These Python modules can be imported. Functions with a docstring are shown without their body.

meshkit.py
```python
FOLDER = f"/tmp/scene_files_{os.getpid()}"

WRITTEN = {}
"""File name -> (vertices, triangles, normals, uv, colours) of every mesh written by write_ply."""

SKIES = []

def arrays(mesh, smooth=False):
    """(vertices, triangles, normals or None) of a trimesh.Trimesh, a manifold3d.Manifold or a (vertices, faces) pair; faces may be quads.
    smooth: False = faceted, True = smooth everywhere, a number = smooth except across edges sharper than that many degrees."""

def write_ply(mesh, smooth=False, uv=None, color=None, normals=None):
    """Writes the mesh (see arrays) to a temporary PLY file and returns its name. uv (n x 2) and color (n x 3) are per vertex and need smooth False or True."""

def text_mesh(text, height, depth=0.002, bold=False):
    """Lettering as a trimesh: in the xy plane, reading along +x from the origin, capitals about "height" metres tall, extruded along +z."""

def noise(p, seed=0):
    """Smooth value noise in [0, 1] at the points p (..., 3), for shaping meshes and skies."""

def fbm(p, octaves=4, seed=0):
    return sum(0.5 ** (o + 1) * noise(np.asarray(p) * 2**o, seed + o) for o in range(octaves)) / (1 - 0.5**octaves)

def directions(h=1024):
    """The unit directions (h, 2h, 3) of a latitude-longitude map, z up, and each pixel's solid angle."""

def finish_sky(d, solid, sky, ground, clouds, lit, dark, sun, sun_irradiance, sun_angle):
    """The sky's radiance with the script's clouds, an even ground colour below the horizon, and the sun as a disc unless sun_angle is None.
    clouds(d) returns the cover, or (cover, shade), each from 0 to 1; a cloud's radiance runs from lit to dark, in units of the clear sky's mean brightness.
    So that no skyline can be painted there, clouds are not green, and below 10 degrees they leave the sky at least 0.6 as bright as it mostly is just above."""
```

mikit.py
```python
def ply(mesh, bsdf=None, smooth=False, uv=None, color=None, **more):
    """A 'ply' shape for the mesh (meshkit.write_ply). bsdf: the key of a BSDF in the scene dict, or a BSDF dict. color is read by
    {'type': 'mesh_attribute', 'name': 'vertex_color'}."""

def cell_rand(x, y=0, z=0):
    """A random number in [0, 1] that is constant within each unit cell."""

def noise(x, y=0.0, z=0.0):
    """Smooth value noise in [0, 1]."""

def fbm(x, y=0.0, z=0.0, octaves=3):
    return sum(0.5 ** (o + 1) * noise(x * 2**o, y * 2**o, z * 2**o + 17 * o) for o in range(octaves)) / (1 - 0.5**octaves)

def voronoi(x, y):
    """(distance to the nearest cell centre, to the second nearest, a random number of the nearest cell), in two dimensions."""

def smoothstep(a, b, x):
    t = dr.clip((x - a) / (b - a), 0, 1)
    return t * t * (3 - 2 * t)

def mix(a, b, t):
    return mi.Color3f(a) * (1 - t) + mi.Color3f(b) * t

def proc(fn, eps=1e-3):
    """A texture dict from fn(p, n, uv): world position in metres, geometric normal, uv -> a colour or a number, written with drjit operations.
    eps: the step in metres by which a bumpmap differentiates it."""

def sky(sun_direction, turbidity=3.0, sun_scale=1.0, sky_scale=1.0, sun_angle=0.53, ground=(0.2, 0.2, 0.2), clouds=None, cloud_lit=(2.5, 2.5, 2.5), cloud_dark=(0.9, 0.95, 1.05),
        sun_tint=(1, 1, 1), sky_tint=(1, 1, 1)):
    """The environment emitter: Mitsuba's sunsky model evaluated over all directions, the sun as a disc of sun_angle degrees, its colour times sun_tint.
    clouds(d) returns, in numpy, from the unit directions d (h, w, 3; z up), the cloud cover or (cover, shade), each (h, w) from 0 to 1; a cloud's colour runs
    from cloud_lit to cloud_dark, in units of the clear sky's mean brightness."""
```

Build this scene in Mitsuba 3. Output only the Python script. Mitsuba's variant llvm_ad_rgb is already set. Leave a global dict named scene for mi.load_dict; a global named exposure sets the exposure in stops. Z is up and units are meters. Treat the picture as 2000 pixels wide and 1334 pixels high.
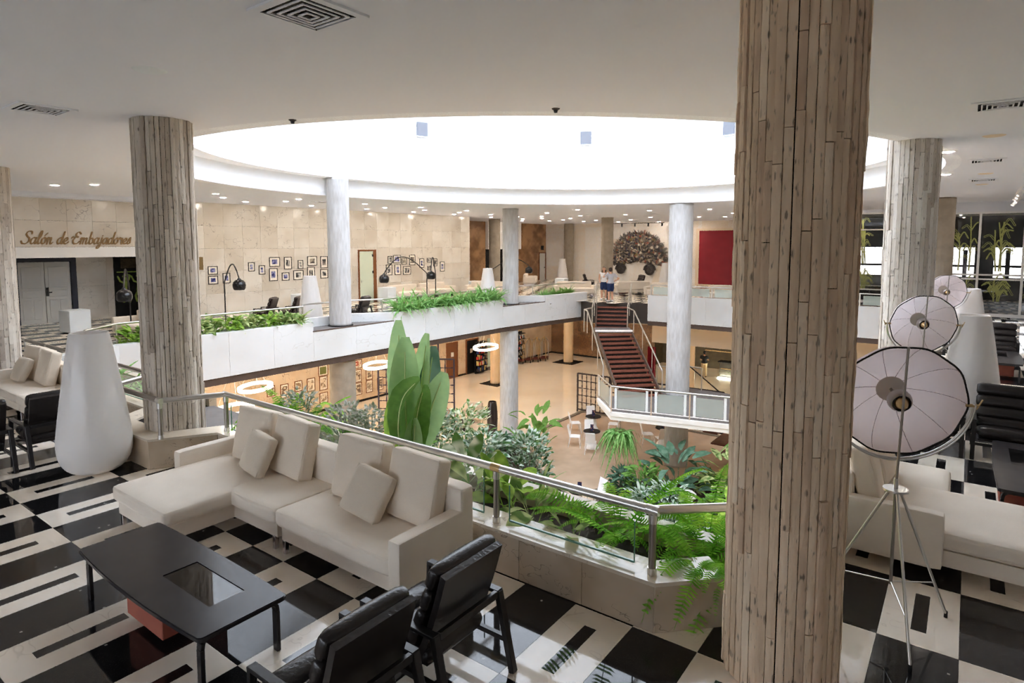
import math, random
import numpy as np
import trimesh
import mitsuba as mi
import drjit as dr
import manifold3d as m3
import shapely
from shapely.geometry import Polygon, LineString, Point
from shapely.ops import unary_union
import mikit
import meshkit
from mikit import proc, noise, fbm, smoothstep, mix, cell_rand

T = mi.ScalarTransform4f
rng = random.Random(7)
nrg = np.random.RandomState(11)
scene, labels = {}, {}

# ------------------------------------------------------------------ camera, sky, exposure
# world frame: x and y run along the floor tiles, z up; the photographer stands over the origin
YAW, PITCH, EYE = 2.2074, 0.08499, 2.9
FX, FY = math.cos(YAW), math.sin(YAW)
fwd = np.array([FX * math.cos(PITCH), FY * math.cos(PITCH), -math.sin(PITCH)])
scene['camera'] = {'type': 'perspective', 'fov': math.degrees(2 * math.atan(1000 / 1207.98)), 'fov_axis': 'x',
                   'principal_point_offset_y': (667 - 580.44) / 1334, 'near_clip': 0.05, 'far_clip': 400.0,
                   'to_world': T().look_at(origin=[0, 0, EYE], target=[float(fwd[0]), float(fwd[1]), float(EYE + fwd[2])], up=[0, 0, 1])}


def overcast(d):
    n = meshkit.fbm(d * np.array([2.0, 2.0, 4.0]), octaves=3, seed=3)
    return np.ones(d.shape[:2]), 0.25 * n


scene['sky'] = mikit.sky([0.4, 0.3, 0.85], turbidity=4.0, sun_scale=0.0, sky_scale=1.0, clouds=overcast,
                         cloud_lit=(1.9, 2.08, 2.36), cloud_dark=(1.3, 1.43, 1.64), ground=(0.35, 0.34, 0.32))
exposure = 4.45
WARM = (1.0, 0.62, 0.32)
DOWNLIGHT = 13.0      # radiance of the recessed lamps upstairs
LOWER_LIGHT = 2.5    # radiance of the recessed lamps downstairs
RING_LIGHT = 0.8


def XY(X, Y):
    """from metres right of / ahead of the photographer to the tile frame"""
    return X * 0.80413 - Y * 0.59445, X * 0.59445 + Y * 0.80413


# ------------------------------------------------------------------ materials
def lin(c):
    return [((v / 255 + 0.055) / 1.055) ** 2.4 if v > 10 else v / 255 / 12.92 for v in c]


def tex(c):
    if callable(c):
        return proc(c)
    return {'type': 'rgb', 'value': [float(v) for v in c]}


def pr(c, rough=0.5, spec=0.5, bump=None, scale=0.004, **kw):
    d = {'type': 'principled', 'base_color': tex(c), 'roughness': rough, 'specular': spec, **kw}
    if bump is not None:
        d = {'type': 'bumpmap', 'tex': proc(bump, eps=2e-3), 'scale': scale, 'bsdf': d}
    return {'type': 'twosided', 'bsdf': d}


def M(name, d):
    scene['mat_' + name] = d
    return 'mat_' + name


def speckle(base, vary, s, amt=1.0):
    a, b = lin(base), lin(vary)
    return lambda p, n, uv: mix(a, b, amt * fbm(p.x * s, p.y * s, p.z * s))


def marble_fn(base, dark, spot, s=1.0, spots=0.5):
    a, b, c = lin(base), lin(dark), lin(spot)

    def fn(p, n, uv):
        w = fbm(p.x * 0.9 * s, p.y * 0.9 * s, p.z * 0.9 * s)
        k = mix(a, b, smoothstep(0.35, 0.75, w))
        v = fbm(p.x * 3.1 * s + 4 * w, p.y * 3.1 * s, p.z * 3.1 * s + 9)
        vein = 1 - smoothstep(0.0, 0.018, dr.abs(v - 0.5))
        gate = smoothstep(0.5, 0.66, noise(p.x * 1.3 * s + 31, p.y * 1.3 * s, p.z * 1.3 * s))
        return mix(k, c, spots * vein * gate)
    return fn


MAT_CEIL = M('ceiling_paint', pr(lin((226, 228, 234)), 0.8, 0.2))
MAT_DRUM = M('drum_paint', pr(lin((246, 248, 250)), 0.8, 0.2))
MAT_WHITE = M('white_paint', pr(lin((238, 236, 233)), 0.6, 0.3))
MAT_BEIGE = [M('beige_marble_%d' % k, pr(marble_fn(*c), 0.16, 0.5)) for k, c in enumerate([
    ((222, 214, 202), (208, 197, 182), (122, 104, 84), 1.0, 0.5), ((226, 219, 208), (212, 202, 188), (114, 98, 80), 1.3, 0.45),
    ((217, 208, 195), (204, 193, 177), (118, 100, 80), 1.1, 0.55)])]
MAT_PARAPET = [M('parapet_marble_%d' % k, pr(marble_fn(*c), 0.3, 0.5)) for k, c in enumerate([
    ((188, 170, 148), (170, 150, 126), (88, 68, 50), 2.6, 0.6), ((180, 162, 140), (164, 144, 120), (84, 66, 48), 3.3, 0.65)])]
MAT_COPING = M('coping_marble', pr(marble_fn((205, 193, 175), (186, 172, 152), (110, 92, 70), 2.6, 0.5), 0.14, 0.5))
MAT_FASCIA = M('white_fascia', pr(marble_fn((218, 219, 219), (208, 208, 206), (176, 172, 164), 0.7, 0.3), 0.35, 0.4))
MAT_BROWNWALL = M('brown_marble', pr(marble_fn((176, 138, 100), (132, 94, 62), (96, 66, 44), 1.5, 0.7), 0.2, 0.5))
MAT_LOWWALL = M('lobby_marble', pr(marble_fn((220, 200, 174), (202, 177, 147), (120, 84, 56), 1.2, 0.85), 0.22, 0.5))
MAT_DARKBAND = M('dark_wood_band', pr(speckle((92, 74, 64), (66, 52, 45), 5), 0.5))
MAT_LEDGE = M('grey_slate_ledge', pr(speckle((104, 100, 100), (86, 82, 82), 6), 0.45))


def black_tile(p, n, uv):
    r = cell_rand(p.x * 260, p.y * 260)
    big = cell_rand(p.x * 60 + 9, p.y * 60)
    c = mix([0.006, 0.006, 0.007], [0.02, 0.018, 0.017], smoothstep(0.8, 1.0, r))
    return mix(c, [0.5, 0.48, 0.45], mi.Float(dr.select(big > 0.9993, 0.8, 0.0)))


MAT_BLACKTILE = M('black_terrazzo', pr(black_tile, 0.035, 0.5))
MAT_WHITETILE = [M('cream_tile_%d' % k, pr(marble_fn(b, d, (150, 130, 104), 1.7, 0.22), 0.05, 0.5)) for k, (b, d) in enumerate([
    ((236, 225, 209), (226, 212, 194)), ((230, 218, 202), (219, 206, 188)), ((240, 230, 216), (230, 218, 202))])]
MAT_GROUT = M('grout', pr(lin((60, 52, 46)), 0.7))
MAT_LOWFLOOR = M('lobby_floor', pr(marble_fn((230, 221, 206), (220, 209, 190), (196, 176, 146), 0.4, 0.12), 0.13, 0.5))
MAT_TERRACE = M('terrace_stone', pr(speckle((204, 180, 156), (168, 142, 118), 1.4), 0.7, bump=lambda p, n, uv: fbm(p.x * 9, p.y * 9), scale=0.01))
MAT_SOIL = M('soil', pr(speckle((30, 24, 20), (56, 44, 34), 14), 0.95, bump=lambda p, n, uv: fbm(p.x * 24, p.y * 24), scale=0.03))
MAT_PEBBLE = M('pebble', pr(speckle((150, 138, 122), (70, 62, 54), 22), 0.8))


def strip_bump(p, n, uv):
    return fbm(p.x * 30, p.y * 30, p.z * 9) * 0.6 + 0.4 * fbm(p.x * 90, p.y * 90, p.z * 60)


def strip_mat(b, d):
    a, c = lin(b), lin(d)
    e = lin((70, 54, 42))

    def fn(p, n, uv):
        k = mix(a, c, fbm(p.x * 11, p.y * 11, p.z * 3.2))
        return mix(k, e, 0.75 * smoothstep(0.62, 0.84, fbm(p.x * 55, p.y * 55, p.z * 13 + 5)))
    return pr(fn, 0.85, 0.3, bump=strip_bump, scale=0.032)


STRIPS = {'brown': [((238, 214, 186), (210, 184, 156)), ((230, 204, 175), (198, 171, 143)), ((242, 222, 196), (217, 193, 166)), ((222, 194, 166), (188, 160, 134))],
          'grey': [((222, 212, 200), (192, 180, 166)), ((212, 201, 188), (180, 168, 154)), ((229, 220, 208), (202, 191, 178)), ((200, 187, 173), (166, 153, 140))],
          'pale': [((228, 222, 214), (204, 196, 186)), ((220, 213, 204), (194, 186, 176)), ((236, 231, 224), (212, 206, 198)), ((208, 199, 189), (182, 172, 162))]}
MAT_STRIP = {n: [M('%s_stone_strip_%d' % (n, k), strip_mat(*c)) for k, c in enumerate(v)] for n, v in STRIPS.items()}
MAT_JOINT = M('strip_joint', pr(lin((26, 20, 17)), 0.95))
MAT_ROUGHCOL = M('rough_plaster', pr((lambda p, n, uv: mix(lin((208, 208, 209)), lin((172, 169, 166)), fbm(p.x * 15, p.y * 15, p.z * 2.5))), 0.85, 0.3,
                 bump=lambda p, n, uv: fbm(p.x * 22, p.y * 22, p.z * 7) + 0.5 * fbm(p.x * 60, p.y * 60, p.z * 50), scale=0.03))
MAT_GREYCOL = M('grey_column', pr(speckle((168, 156, 140), (140, 128, 112), 5), 0.8, 0.3,
                bump=lambda p, n, uv: fbm(p.x * 22, p.y * 22, p.z * 4), scale=0.02))
MAT_CREAMCOL = M('cream_column', pr(speckle((236, 208, 168), (214, 184, 142), 2), 0.3))

MAT_STEEL = M('brushed_steel', pr([0.72, 0.70, 0.67], 0.28, metallic=1.0))
MAT_STEELDK = M('aged_steel', pr([0.36, 0.33, 0.30], 0.28, metallic=1.0))
MAT_CHROME = M('chrome', {'type': 'roughconductor', 'material': 'Cr', 'alpha': 0.06})
MAT_BRASS = M('brass', pr([0.62, 0.44, 0.22], 0.25, metallic=1.0))
MAT_BRONZE = M('bronze_letter', pr(lin((132, 102, 60)), 0.4, metallic=0.4))
MAT_BLACKMETAL = M('black_metal', pr(lin((24, 22, 23)), 0.35, 0.5))
MAT_IRON = M('wrought_iron', pr(lin((46, 34, 34)), 0.45, 0.4))
MAT_IRONPURPLE = M('dark_violet_iron', pr(lin((56, 46, 58)), 0.45, 0.4))
MAT_GLASS = M('clear_glass', {'type': 'thindielectric', 'int_ior': 1.5})
MAT_GLASSEDGE = M('green_glass_edge', pr(lin((90, 132, 118)), 0.15, 0.6))
MAT_FROST = M('frosted_glass', {'type': 'blendbsdf', 'weight': 0.4, 'a': {'type': 'thindielectric', 'int_ior': 1.5},
                                'b': {'type': 'twosided', 'bsdf': {'type': 'diffuse', 'reflectance': tex(lin((196, 212, 206)))}}})


def weave(b, d):
    a, c = lin(b), lin(d)
    return lambda p, n, uv: mix(a, c, 0.55 * fbm(p.x * 5, p.y * 5, p.z * 5) + 0.45 * noise(p.x * 420, p.y * 420, p.z * 420))


MAT_SOFA = M('sofa_fabric', pr(weave((231, 221, 207), (215, 203, 188)), 0.85, 0.2, sheen=0.3))
MAT_CUSHION = M('cushion_fabric', pr(weave((226, 213, 196), (209, 195, 177)), 0.85, 0.2, sheen=0.3))
MAT_PILLOW = M('pillow_fabric', pr(weave((216, 204, 187), (199, 186, 168)), 0.85, 0.2, sheen=0.3))
MAT_LEATHER = M('black_leather', pr(lin((26, 21, 21)), 0.3, 0.6, bump=lambda p, n, uv: fbm(p.x * 70, p.y * 70, p.z * 70), scale=0.0025))
MAT_BROWNLEATHER = M('dark_brown_leather', pr(lin((44, 32, 29)), 0.4, 0.5))
MAT_TABLETOP = M('black_table_top', pr(speckle((40, 38, 41), (31, 29, 32), 6), 0.24, 0.5))
MAT_REDWOOD = M('red_suede', pr(speckle((156, 88, 66), (126, 60, 48), 9), 0.7))
MAT_DKGLASS = M('dark_mirror_glass', pr(lin((14, 13, 13)), 0.02, 0.9))
MAT_LAMPWHITE = M('white_polyethylene', pr(lin((226, 222, 219)), 0.28, 0.5))
MAT_SHADE = M('mauve_lamp_fabric', {'type': 'principledthin', 'base_color': tex(lin((240, 230, 233))), 'roughness': 0.8, 'diff_trans': 0.7})
MAT_SEAM = M('grey_seam', pr(lin((140, 122, 124)), 0.8))
MAT_BLACKSHADE = M('glossy_black_shade', pr(lin((20, 20, 22)), 0.12, 0.6))
MAT_CHAIRWHITE = M('white_plastic', pr(lin((246, 246, 246)), 0.35, 0.5))
MAT_CUBE = M('white_cube', pr(lin((226, 232, 236)), 0.4, 0.4))
MAT_DOOR = M('white_door', pr(lin((216, 214, 208)), 0.4, 0.4))
MAT_GREENDOOR = M('pale_green_door', pr(lin((206, 214, 192)), 0.35, 0.4))
MAT_NAVY = M('navy_frame', pr(lin((40, 42, 56)), 0.4, 0.4))
MAT_BLACK = M('matte_black', pr(lin((18, 16, 16)), 0.6, 0.3))
MAT_RED = M('red_wall_panel', pr(speckle((148, 26, 40), (128, 20, 34), 1.2), 0.6))
MAT_TREAD = M('mahogany_tread', pr(speckle((122, 72, 56), (92, 50, 40), 8), 0.35))
MAT_TREADDK = M('tread_shadow_board', pr(lin((34, 20, 18)), 0.6))
MAT_CREAMSOFFIT = M('cream_soffit', pr(lin((232, 214, 186)), 0.6))
MAT_MAT = M('picture_mount', pr(lin((236, 228, 214)), 0.7))
MAT_FRAME = M('picture_frame_black', pr(lin((38, 28, 26)), 0.4))
MAT_FRAMEBROWN = M('picture_frame_brown', pr(lin((120, 72, 40)), 0.4))
MAT_GOLDSIGN = M('gilt_plaque', pr(lin((120, 98, 56)), 0.5))
PRINTS = [M('print_%d' % k, pr((lambda b, d, o: (lambda p, n, uv: mix(lin(b), lin(d), smoothstep(0.38, 0.62, fbm(p.y * 14 + o, p.z * 14, p.x * 2)))))(b, d, k * 7.3), 0.5))
          for k, (b, d) in enumerate([((30, 32, 96), (150, 150, 190)), ((40, 38, 38), (190, 184, 176)), ((70, 60, 54), (176, 164, 146)), ((24, 24, 30), (150, 140, 130))])]
LOWPRINTS = [M('lobby_print_%d' % k, pr((lambda b, d, o: (lambda p, n, uv: mix(lin(b), lin(d), smoothstep(0.4, 0.6, fbm(p.y * 11 + o, p.z * 11)))))(b, d, k * 5.1), 0.6))
             for k, (b, d) in enumerate([((120, 100, 84), (216, 200, 176)), ((150, 128, 104), (226, 212, 190)), ((176, 90, 70), (228, 214, 190))])]


def leafmat(c, t, rough=0.4, v=None, vs=60, soft_=False):
    a, b = lin(c), lin(v or tuple(int(x * 0.7) for x in c))
    return {'type': 'principledthin', 'base_color': proc(lambda p, n, uv: mix(a, b, fbm(p.x * vs, p.y * vs, p.z * vs) if soft_ else smoothstep(0.25, 0.75, noise(p.x * vs, p.y * vs, p.z * vs)))), 'roughness': rough,
            'spec_trans': 0.0, 'diff_trans': t, 'eta': 1.4}


MAT_LEAF = {
    'banana': M('banana_leaf', leafmat((178, 208, 148), 0.9, 0.28, (148, 186, 130), 12, True)),
    'midrib': M('leaf_midrib', leafmat((182, 204, 132), 0.4, 0.4)),
    'fern': M('fern_leaf', leafmat((164, 216, 84), 1.1, 0.45, (116, 182, 62), 12)),
    'strap': M('strap_leaf', leafmat((160, 200, 130), 0.65, 0.35, (112, 164, 88), 16)),
    'var': M('variegated_leaf', leafmat((232, 236, 214), 0.55, 0.3, (92, 130, 66), 11)),
    'pale': M('pale_leaf', leafmat((204, 214, 152), 0.6, 0.32, (104, 136, 72), 12)),
    'lime': M('lime_leaf', leafmat((172, 204, 94), 0.7, 0.4, (120, 160, 66), 14)),
    'dark': M('dark_leaf', leafmat((112, 142, 122), 0.5, 0.22, (84, 118, 96), 10)),
    'silver': M('silver_leaf', leafmat((206, 220, 208), 0.5, 0.35, (70, 104, 60), 9)),
    'green': M('green_leaf', leafmat((140, 182, 96), 0.8, 0.33, (104, 150, 76), 14, True)),
    'pink': M('dusty_leaf', leafmat((206, 204, 196), 0.4, 0.45, (136, 148, 120), 30))}
MAT_MIDRIB = M('pale_midrib', pr(lin((206, 220, 160)), 0.5))
MAT_DISC = M('grey_lamp_disc', pr(lin((196, 186, 178)), 0.6))
MAT_STEM = M('plant_stem', pr(lin((92, 104, 58)), 0.6))
MAT_SKIN = M('skin', pr(lin((206, 158, 130)), 0.5, 0.4))
MAT_SHIRTGREY = M('grey_shirt', pr(lin((186, 186, 192)), 0.85))
MAT_SHIRTWHITE = M('white_top', pr(lin((232, 230, 230)), 0.85))
MAT_NAVYCLOTH = M('navy_cloth', pr(lin((28, 44, 84)), 0.85))
MAT_BLACKCLOTH = M('black_cloth', pr(lin((26, 24, 26)), 0.85))
MAT_KHAKI = M('khaki_cloth', pr(lin((196, 170, 130)), 0.85))
MAT_PINKCLOTH = M('pink_cloth', pr(lin((226, 176, 168)), 0.85))
MAT_HAIR = M('dark_hair', pr(lin((44, 28, 22)), 0.5))
MAT_HAIRRED = M('auburn_hair', pr(lin((132, 74, 44)), 0.5))
MAT_EYE = M('eye_dark', pr(lin((24, 18, 16)), 0.3))
MAT_LIP = M('lip', pr(lin((170, 92, 84)), 0.5))
MAT_MIRRORFLOOR = M('dark_counter', pr(speckle((74, 62, 48), (44, 36, 28), 8), 0.4))


# ------------------------------------------------------------------ naming
def fresh(key):
    if key not in scene and key not in labels:
        return key
    k = 1
    while '%s_%03d' % (key, k) in scene or '%s_%03d' % (key, k) in labels:
        k += 1
    return '%s_%03d' % (key, k)


def shape(mesh, mat, smooth=False, **kw):
    return mikit.ply(mesh, mat, smooth=smooth, **kw)


COUNT = {}


def uniq(key):
    """key for an entry of the scene: adds the next number if it is taken"""
    if key not in scene:
        return key
    k = COUNT.get(key, 0) + 1
    while '%s_%03d' % (key, k) in scene:
        k += 1
    COUNT[key] = k
    return '%s_%03d' % (key, k)


def setting(key, mesh, mat, smooth=False, label=None):
    scene[key] = mesh if isinstance(mesh, dict) else shape(mesh, mat, smooth)
    labels[key] = {'kind': 'structure'}
    if label:
        labels[key]['label'] = label
    return key


def thing(name, label, cat, group=None):
    key = fresh(name)
    labels[key] = {'label': label, 'category': cat}
    if group:
        labels[key]['group'] = group
    return key


def part(parent, name, mesh, mat=None, smooth=False, label=None, kind=None, to_world=None):
    key = uniq(parent + '__' + name)
    d = dict(mesh) if isinstance(mesh, dict) else shape(mesh, mat, smooth)
    if to_world is not None:
        d['to_world'] = to_world
    scene[key] = d
    if label or kind:
        labels[key] = {}
        if label:
            labels[key]['label'] = label
        if kind:
            labels[key]['kind'] = kind
    return key


def single(name, mesh, mat, label, cat, group=None, smooth=False, to_world=None):
    key = thing(name, label, cat, group)
    d = dict(mesh) if isinstance(mesh, dict) else shape(mesh, mat, smooth)
    if to_world is not None:
        d['to_world'] = to_world
    scene[key] = d
    return key


def xf(x=0, y=0, z=0, rz=0, rx=0, ry=0, s=1, mirror=False):
    t = T().translate([float(x), float(y), float(z)]).rotate([0, 0, 1], float(rz))
    if ry:
        t = t.rotate([0, 1, 0], float(ry))
    if rx:
        t = t.rotate([1, 0, 0], float(rx))
    sv = [s, s, s] if not isinstance(s, (list, tuple)) else list(s)
    if mirror:
        sv[0] = -sv[0]
    if sv != [1, 1, 1]:
        t = t.scale([float(v) for v in sv])
    return t


class Kit:
    """the parts of one kind of thing, built once and put in many places"""

    def __init__(self):
        self.parts = []

    def add(self, path, mesh, mat, smooth=False, label=None, kind=None):
        n = sum(1 for p in self.parts if p[0] == path or p[0][:-4] == path and p[0][-4] == '_')
        p = path if n == 0 else '%s_%03d' % (path, n)
        self.parts.append((p, shape(mesh, mat, smooth), label, kind))
        return p

    def put(self, name, tw, label, cat, group=None, only=None):
        key = thing(name, label, cat, group)
        for p, d, lb, kd in self.parts:
            if only and not only(p):
                continue
            k = key + '__' + p
            scene[k] = {**d, 'to_world': tw}
            if lb or kd:
                labels[k] = {**({'label': lb} if lb else {}), **({'kind': kd} if kd else {})}
        return key


# ------------------------------------------------------------------ mesh helpers
def cat(*ms):
    ms = [m for m in (ms[0] if len(ms) == 1 and isinstance(ms[0], list) else ms) if m is not None]
    return trimesh.util.concatenate(ms) if len(ms) > 1 else ms[0]


def hull(pts):
    return trimesh.convex.convex_hull(np.asarray(pts, float))


def box(x0, x1, y0, y1, z0, z1, c=0.0):
    if c <= 0:
        m = trimesh.creation.box((abs(x1 - x0), abs(y1 - y0), abs(z1 - z0)))
        m.apply_translation(((x0 + x1) / 2, (y0 + y1) / 2, (z0 + z1) / 2))
        return m
    lo, hi = np.minimum([x0, y0, z0], [x1, y1, z1]), np.maximum([x0, y0, z0], [x1, y1, z1])
    c = min(c, 0.49 * float((hi - lo).min()))
    P = []
    for sx in (0, 1):
        for sy in (0, 1):
            for sz in (0, 1):
                q = np.array([lo[0] if sx == 0 else hi[0], lo[1] if sy == 0 else hi[1], lo[2] if sz == 0 else hi[2]])
                d = np.array([1 - 2 * sx, 1 - 2 * sy, 1 - 2 * sz]) * c
                for k in range(3):
                    e = d.copy()
                    e[k] = 0
                    P.append(q + e)
    return hull(P)


def obox(p0, p1, w, h, up=(0, 0, 1), c=0.0):
    """bar of section w (sideways) x h (along up) from p0 to p1"""
    p0, p1 = np.asarray(p0, float), np.asarray(p1, float)
    d = p1 - p0
    L = np.linalg.norm(d)
    d /= L
    s = np.cross(d, up)
    s /= np.linalg.norm(s)
    u = np.cross(s, d)
    m = box(0, L, -w / 2, w / 2, -h / 2, h / 2, c)
    A = np.eye(4)
    A[:3, 0], A[:3, 1], A[:3, 2], A[:3, 3] = d, s, u, p0
    if np.linalg.det(A[:3, :3]) < 0:
        A[:3, 1] = -A[:3, 1]
    m.apply_transform(A)
    return m


_RB = {}


def soft(x0, x1, y0, y1, z0, z1, r=0.05, puff=(0, 0, 0), n=4, wrinkle=0.0, seed=0):
    """upholstered block: rounded edges, faces swollen by puff (metres along x, y, z)"""
    if n not in _RB:
        b = trimesh.creation.box((2, 2, 2))
        for _ in range(n):
            b = b.subdivide()
        b.merge_vertices()
        _RB[n] = (np.array(b.vertices), np.array(b.faces))
    V, F = _RB[n]
    h = np.array([x1 - x0, y1 - y0, z1 - z0]) / 2
    c = np.array([x0 + x1, y0 + y1, z0 + z1]) / 2
    r = min(r, 0.98 * h.min())
    P = np.sign(V) * np.abs(V) ** 0.8 * h
    core = np.clip(P, -(h - r), h - r)
    D = P - core
    L = np.linalg.norm(D, axis=1, keepdims=True)
    P = core + D / np.maximum(L, 1e-9) * np.minimum(L, r)
    q = P / h
    for k in range(3):
        a, b_ = [(1, 2), (0, 2), (0, 1)][k]
        P[:, k] += np.sign(q[:, k]) * puff[k] * (1 - q[:, a] ** 2) * (1 - q[:, b_] ** 2) * np.abs(q[:, k]) ** 0.5
    if wrinkle:
        P += wrinkle * (meshkit.fbm(P * 9 + seed * 3.7, 3, seed)[:, None] - 0.5) * np.sign(P)
    return trimesh.Trimesh(P + c, F, process=False)


def tube(path, r, n=8, closed=False, caps=True):
    P = np.asarray(path, float)
    m = len(P)
    r = np.broadcast_to(np.asarray(r, float), (m,))
    tg = np.gradient(P, axis=0) if not closed else np.roll(P, -1, 0) - np.roll(P, 1, 0)
    tg /= np.maximum(np.linalg.norm(tg, axis=1, keepdims=True), 1e-9)
    a = np.array([0, 0, 1.0]) if abs(tg[0][2]) < 0.9 else np.array([1.0, 0, 0])
    u = np.cross(tg[0], a)
    u /= np.linalg.norm(u)
    V = []
    ang = np.arange(n) * 2 * np.pi / n
    for k in range(m):
        u = u - tg[k] * (u @ tg[k])
        u /= np.linalg.norm(u)
        w = np.cross(tg[k], u)
        V.append(P[k] + r[k] * (np.cos(ang)[:, None] * u + np.sin(ang)[:, None] * w))
    V = np.vstack(V)
    F = []
    for k in range(m if closed else m - 1):
        b, t = k * n, ((k + 1) % m) * n
        for j in range(n):
            j2 = (j + 1) % n
            F += [[b + j, b + j2, t + j2], [b + j, t + j2, t + j]]
    if caps and not closed:
        V = np.vstack([V, P[0], P[-1]])
        c0, c1 = len(V) - 2, len(V) - 1
        for j in range(n):
            j2 = (j + 1) % n
            F += [[c0, j2, j], [c1, (m - 1) * n + j, (m - 1) * n + j2]]
    return trimesh.Trimesh(V, F, process=False)


def arc(c, r, a0, a1, n, plane='xy'):
    t = np.radians(np.linspace(a0, a1, n))
    z = np.zeros(n)
    d = {'xy': (np.cos(t) * r, np.sin(t) * r, z), 'xz': (np.cos(t) * r, z, np.sin(t) * r), 'yz': (z, np.cos(t) * r, np.sin(t) * r)}[plane]
    return np.stack(d, 1) + np.asarray(c, float)


def spline(pts, n=8, closed=False):
    """Catmull-Rom through the points"""
    P = np.asarray(pts, float)
    if closed:
        P = np.vstack([P[-1], P, P[0], P[1]])
    else:
        P = np.vstack([2 * P[0] - P[1], P, 2 * P[-1] - P[-2]])
    out = []
    for k in range(1, len(P) - 2):
        for t in np.arange(n) / n:
            a, b, c, d = P[k - 1:k + 3]
            out.append(0.5 * (2 * b + (c - a) * t + (2 * a - 5 * b + 4 * c - d) * t * t + (3 * b - a - 3 * c + d) * t ** 3))
    if not closed:
        out.append(P[-2])
    return np.array(out)


def lathe(prof, n=32):
    prof = np.asarray(prof, float)
    ang = np.arange(n) * 2 * np.pi / n
    V = np.stack([np.outer(prof[:, 0], np.cos(ang)), np.outer(prof[:, 0], np.sin(ang)), np.repeat(prof[:, 1:2], n, 1)], -1).reshape(-1, 3)
    F = []
    for k in range(len(prof) - 1):
        for j in range(n):
            a, b, c, d = k * n + j, k * n + (j + 1) % n, (k + 1) * n + (j + 1) % n, (k + 1) * n + j
            F += [[a, b, c], [a, c, d]]
    m = trimesh.Trimesh(V, F, process=False)
    m.merge_vertices()
    m.update_faces(m.nondegenerate_faces())
    return m


def cyl(x, y, z0, z1, r, n=24, r2=None):
    m = lathe([(0, z0), (r, z0), (r if r2 is None else r2, z1), (0, z1)], n)
    m.apply_translation((x, y, 0))
    return m


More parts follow.
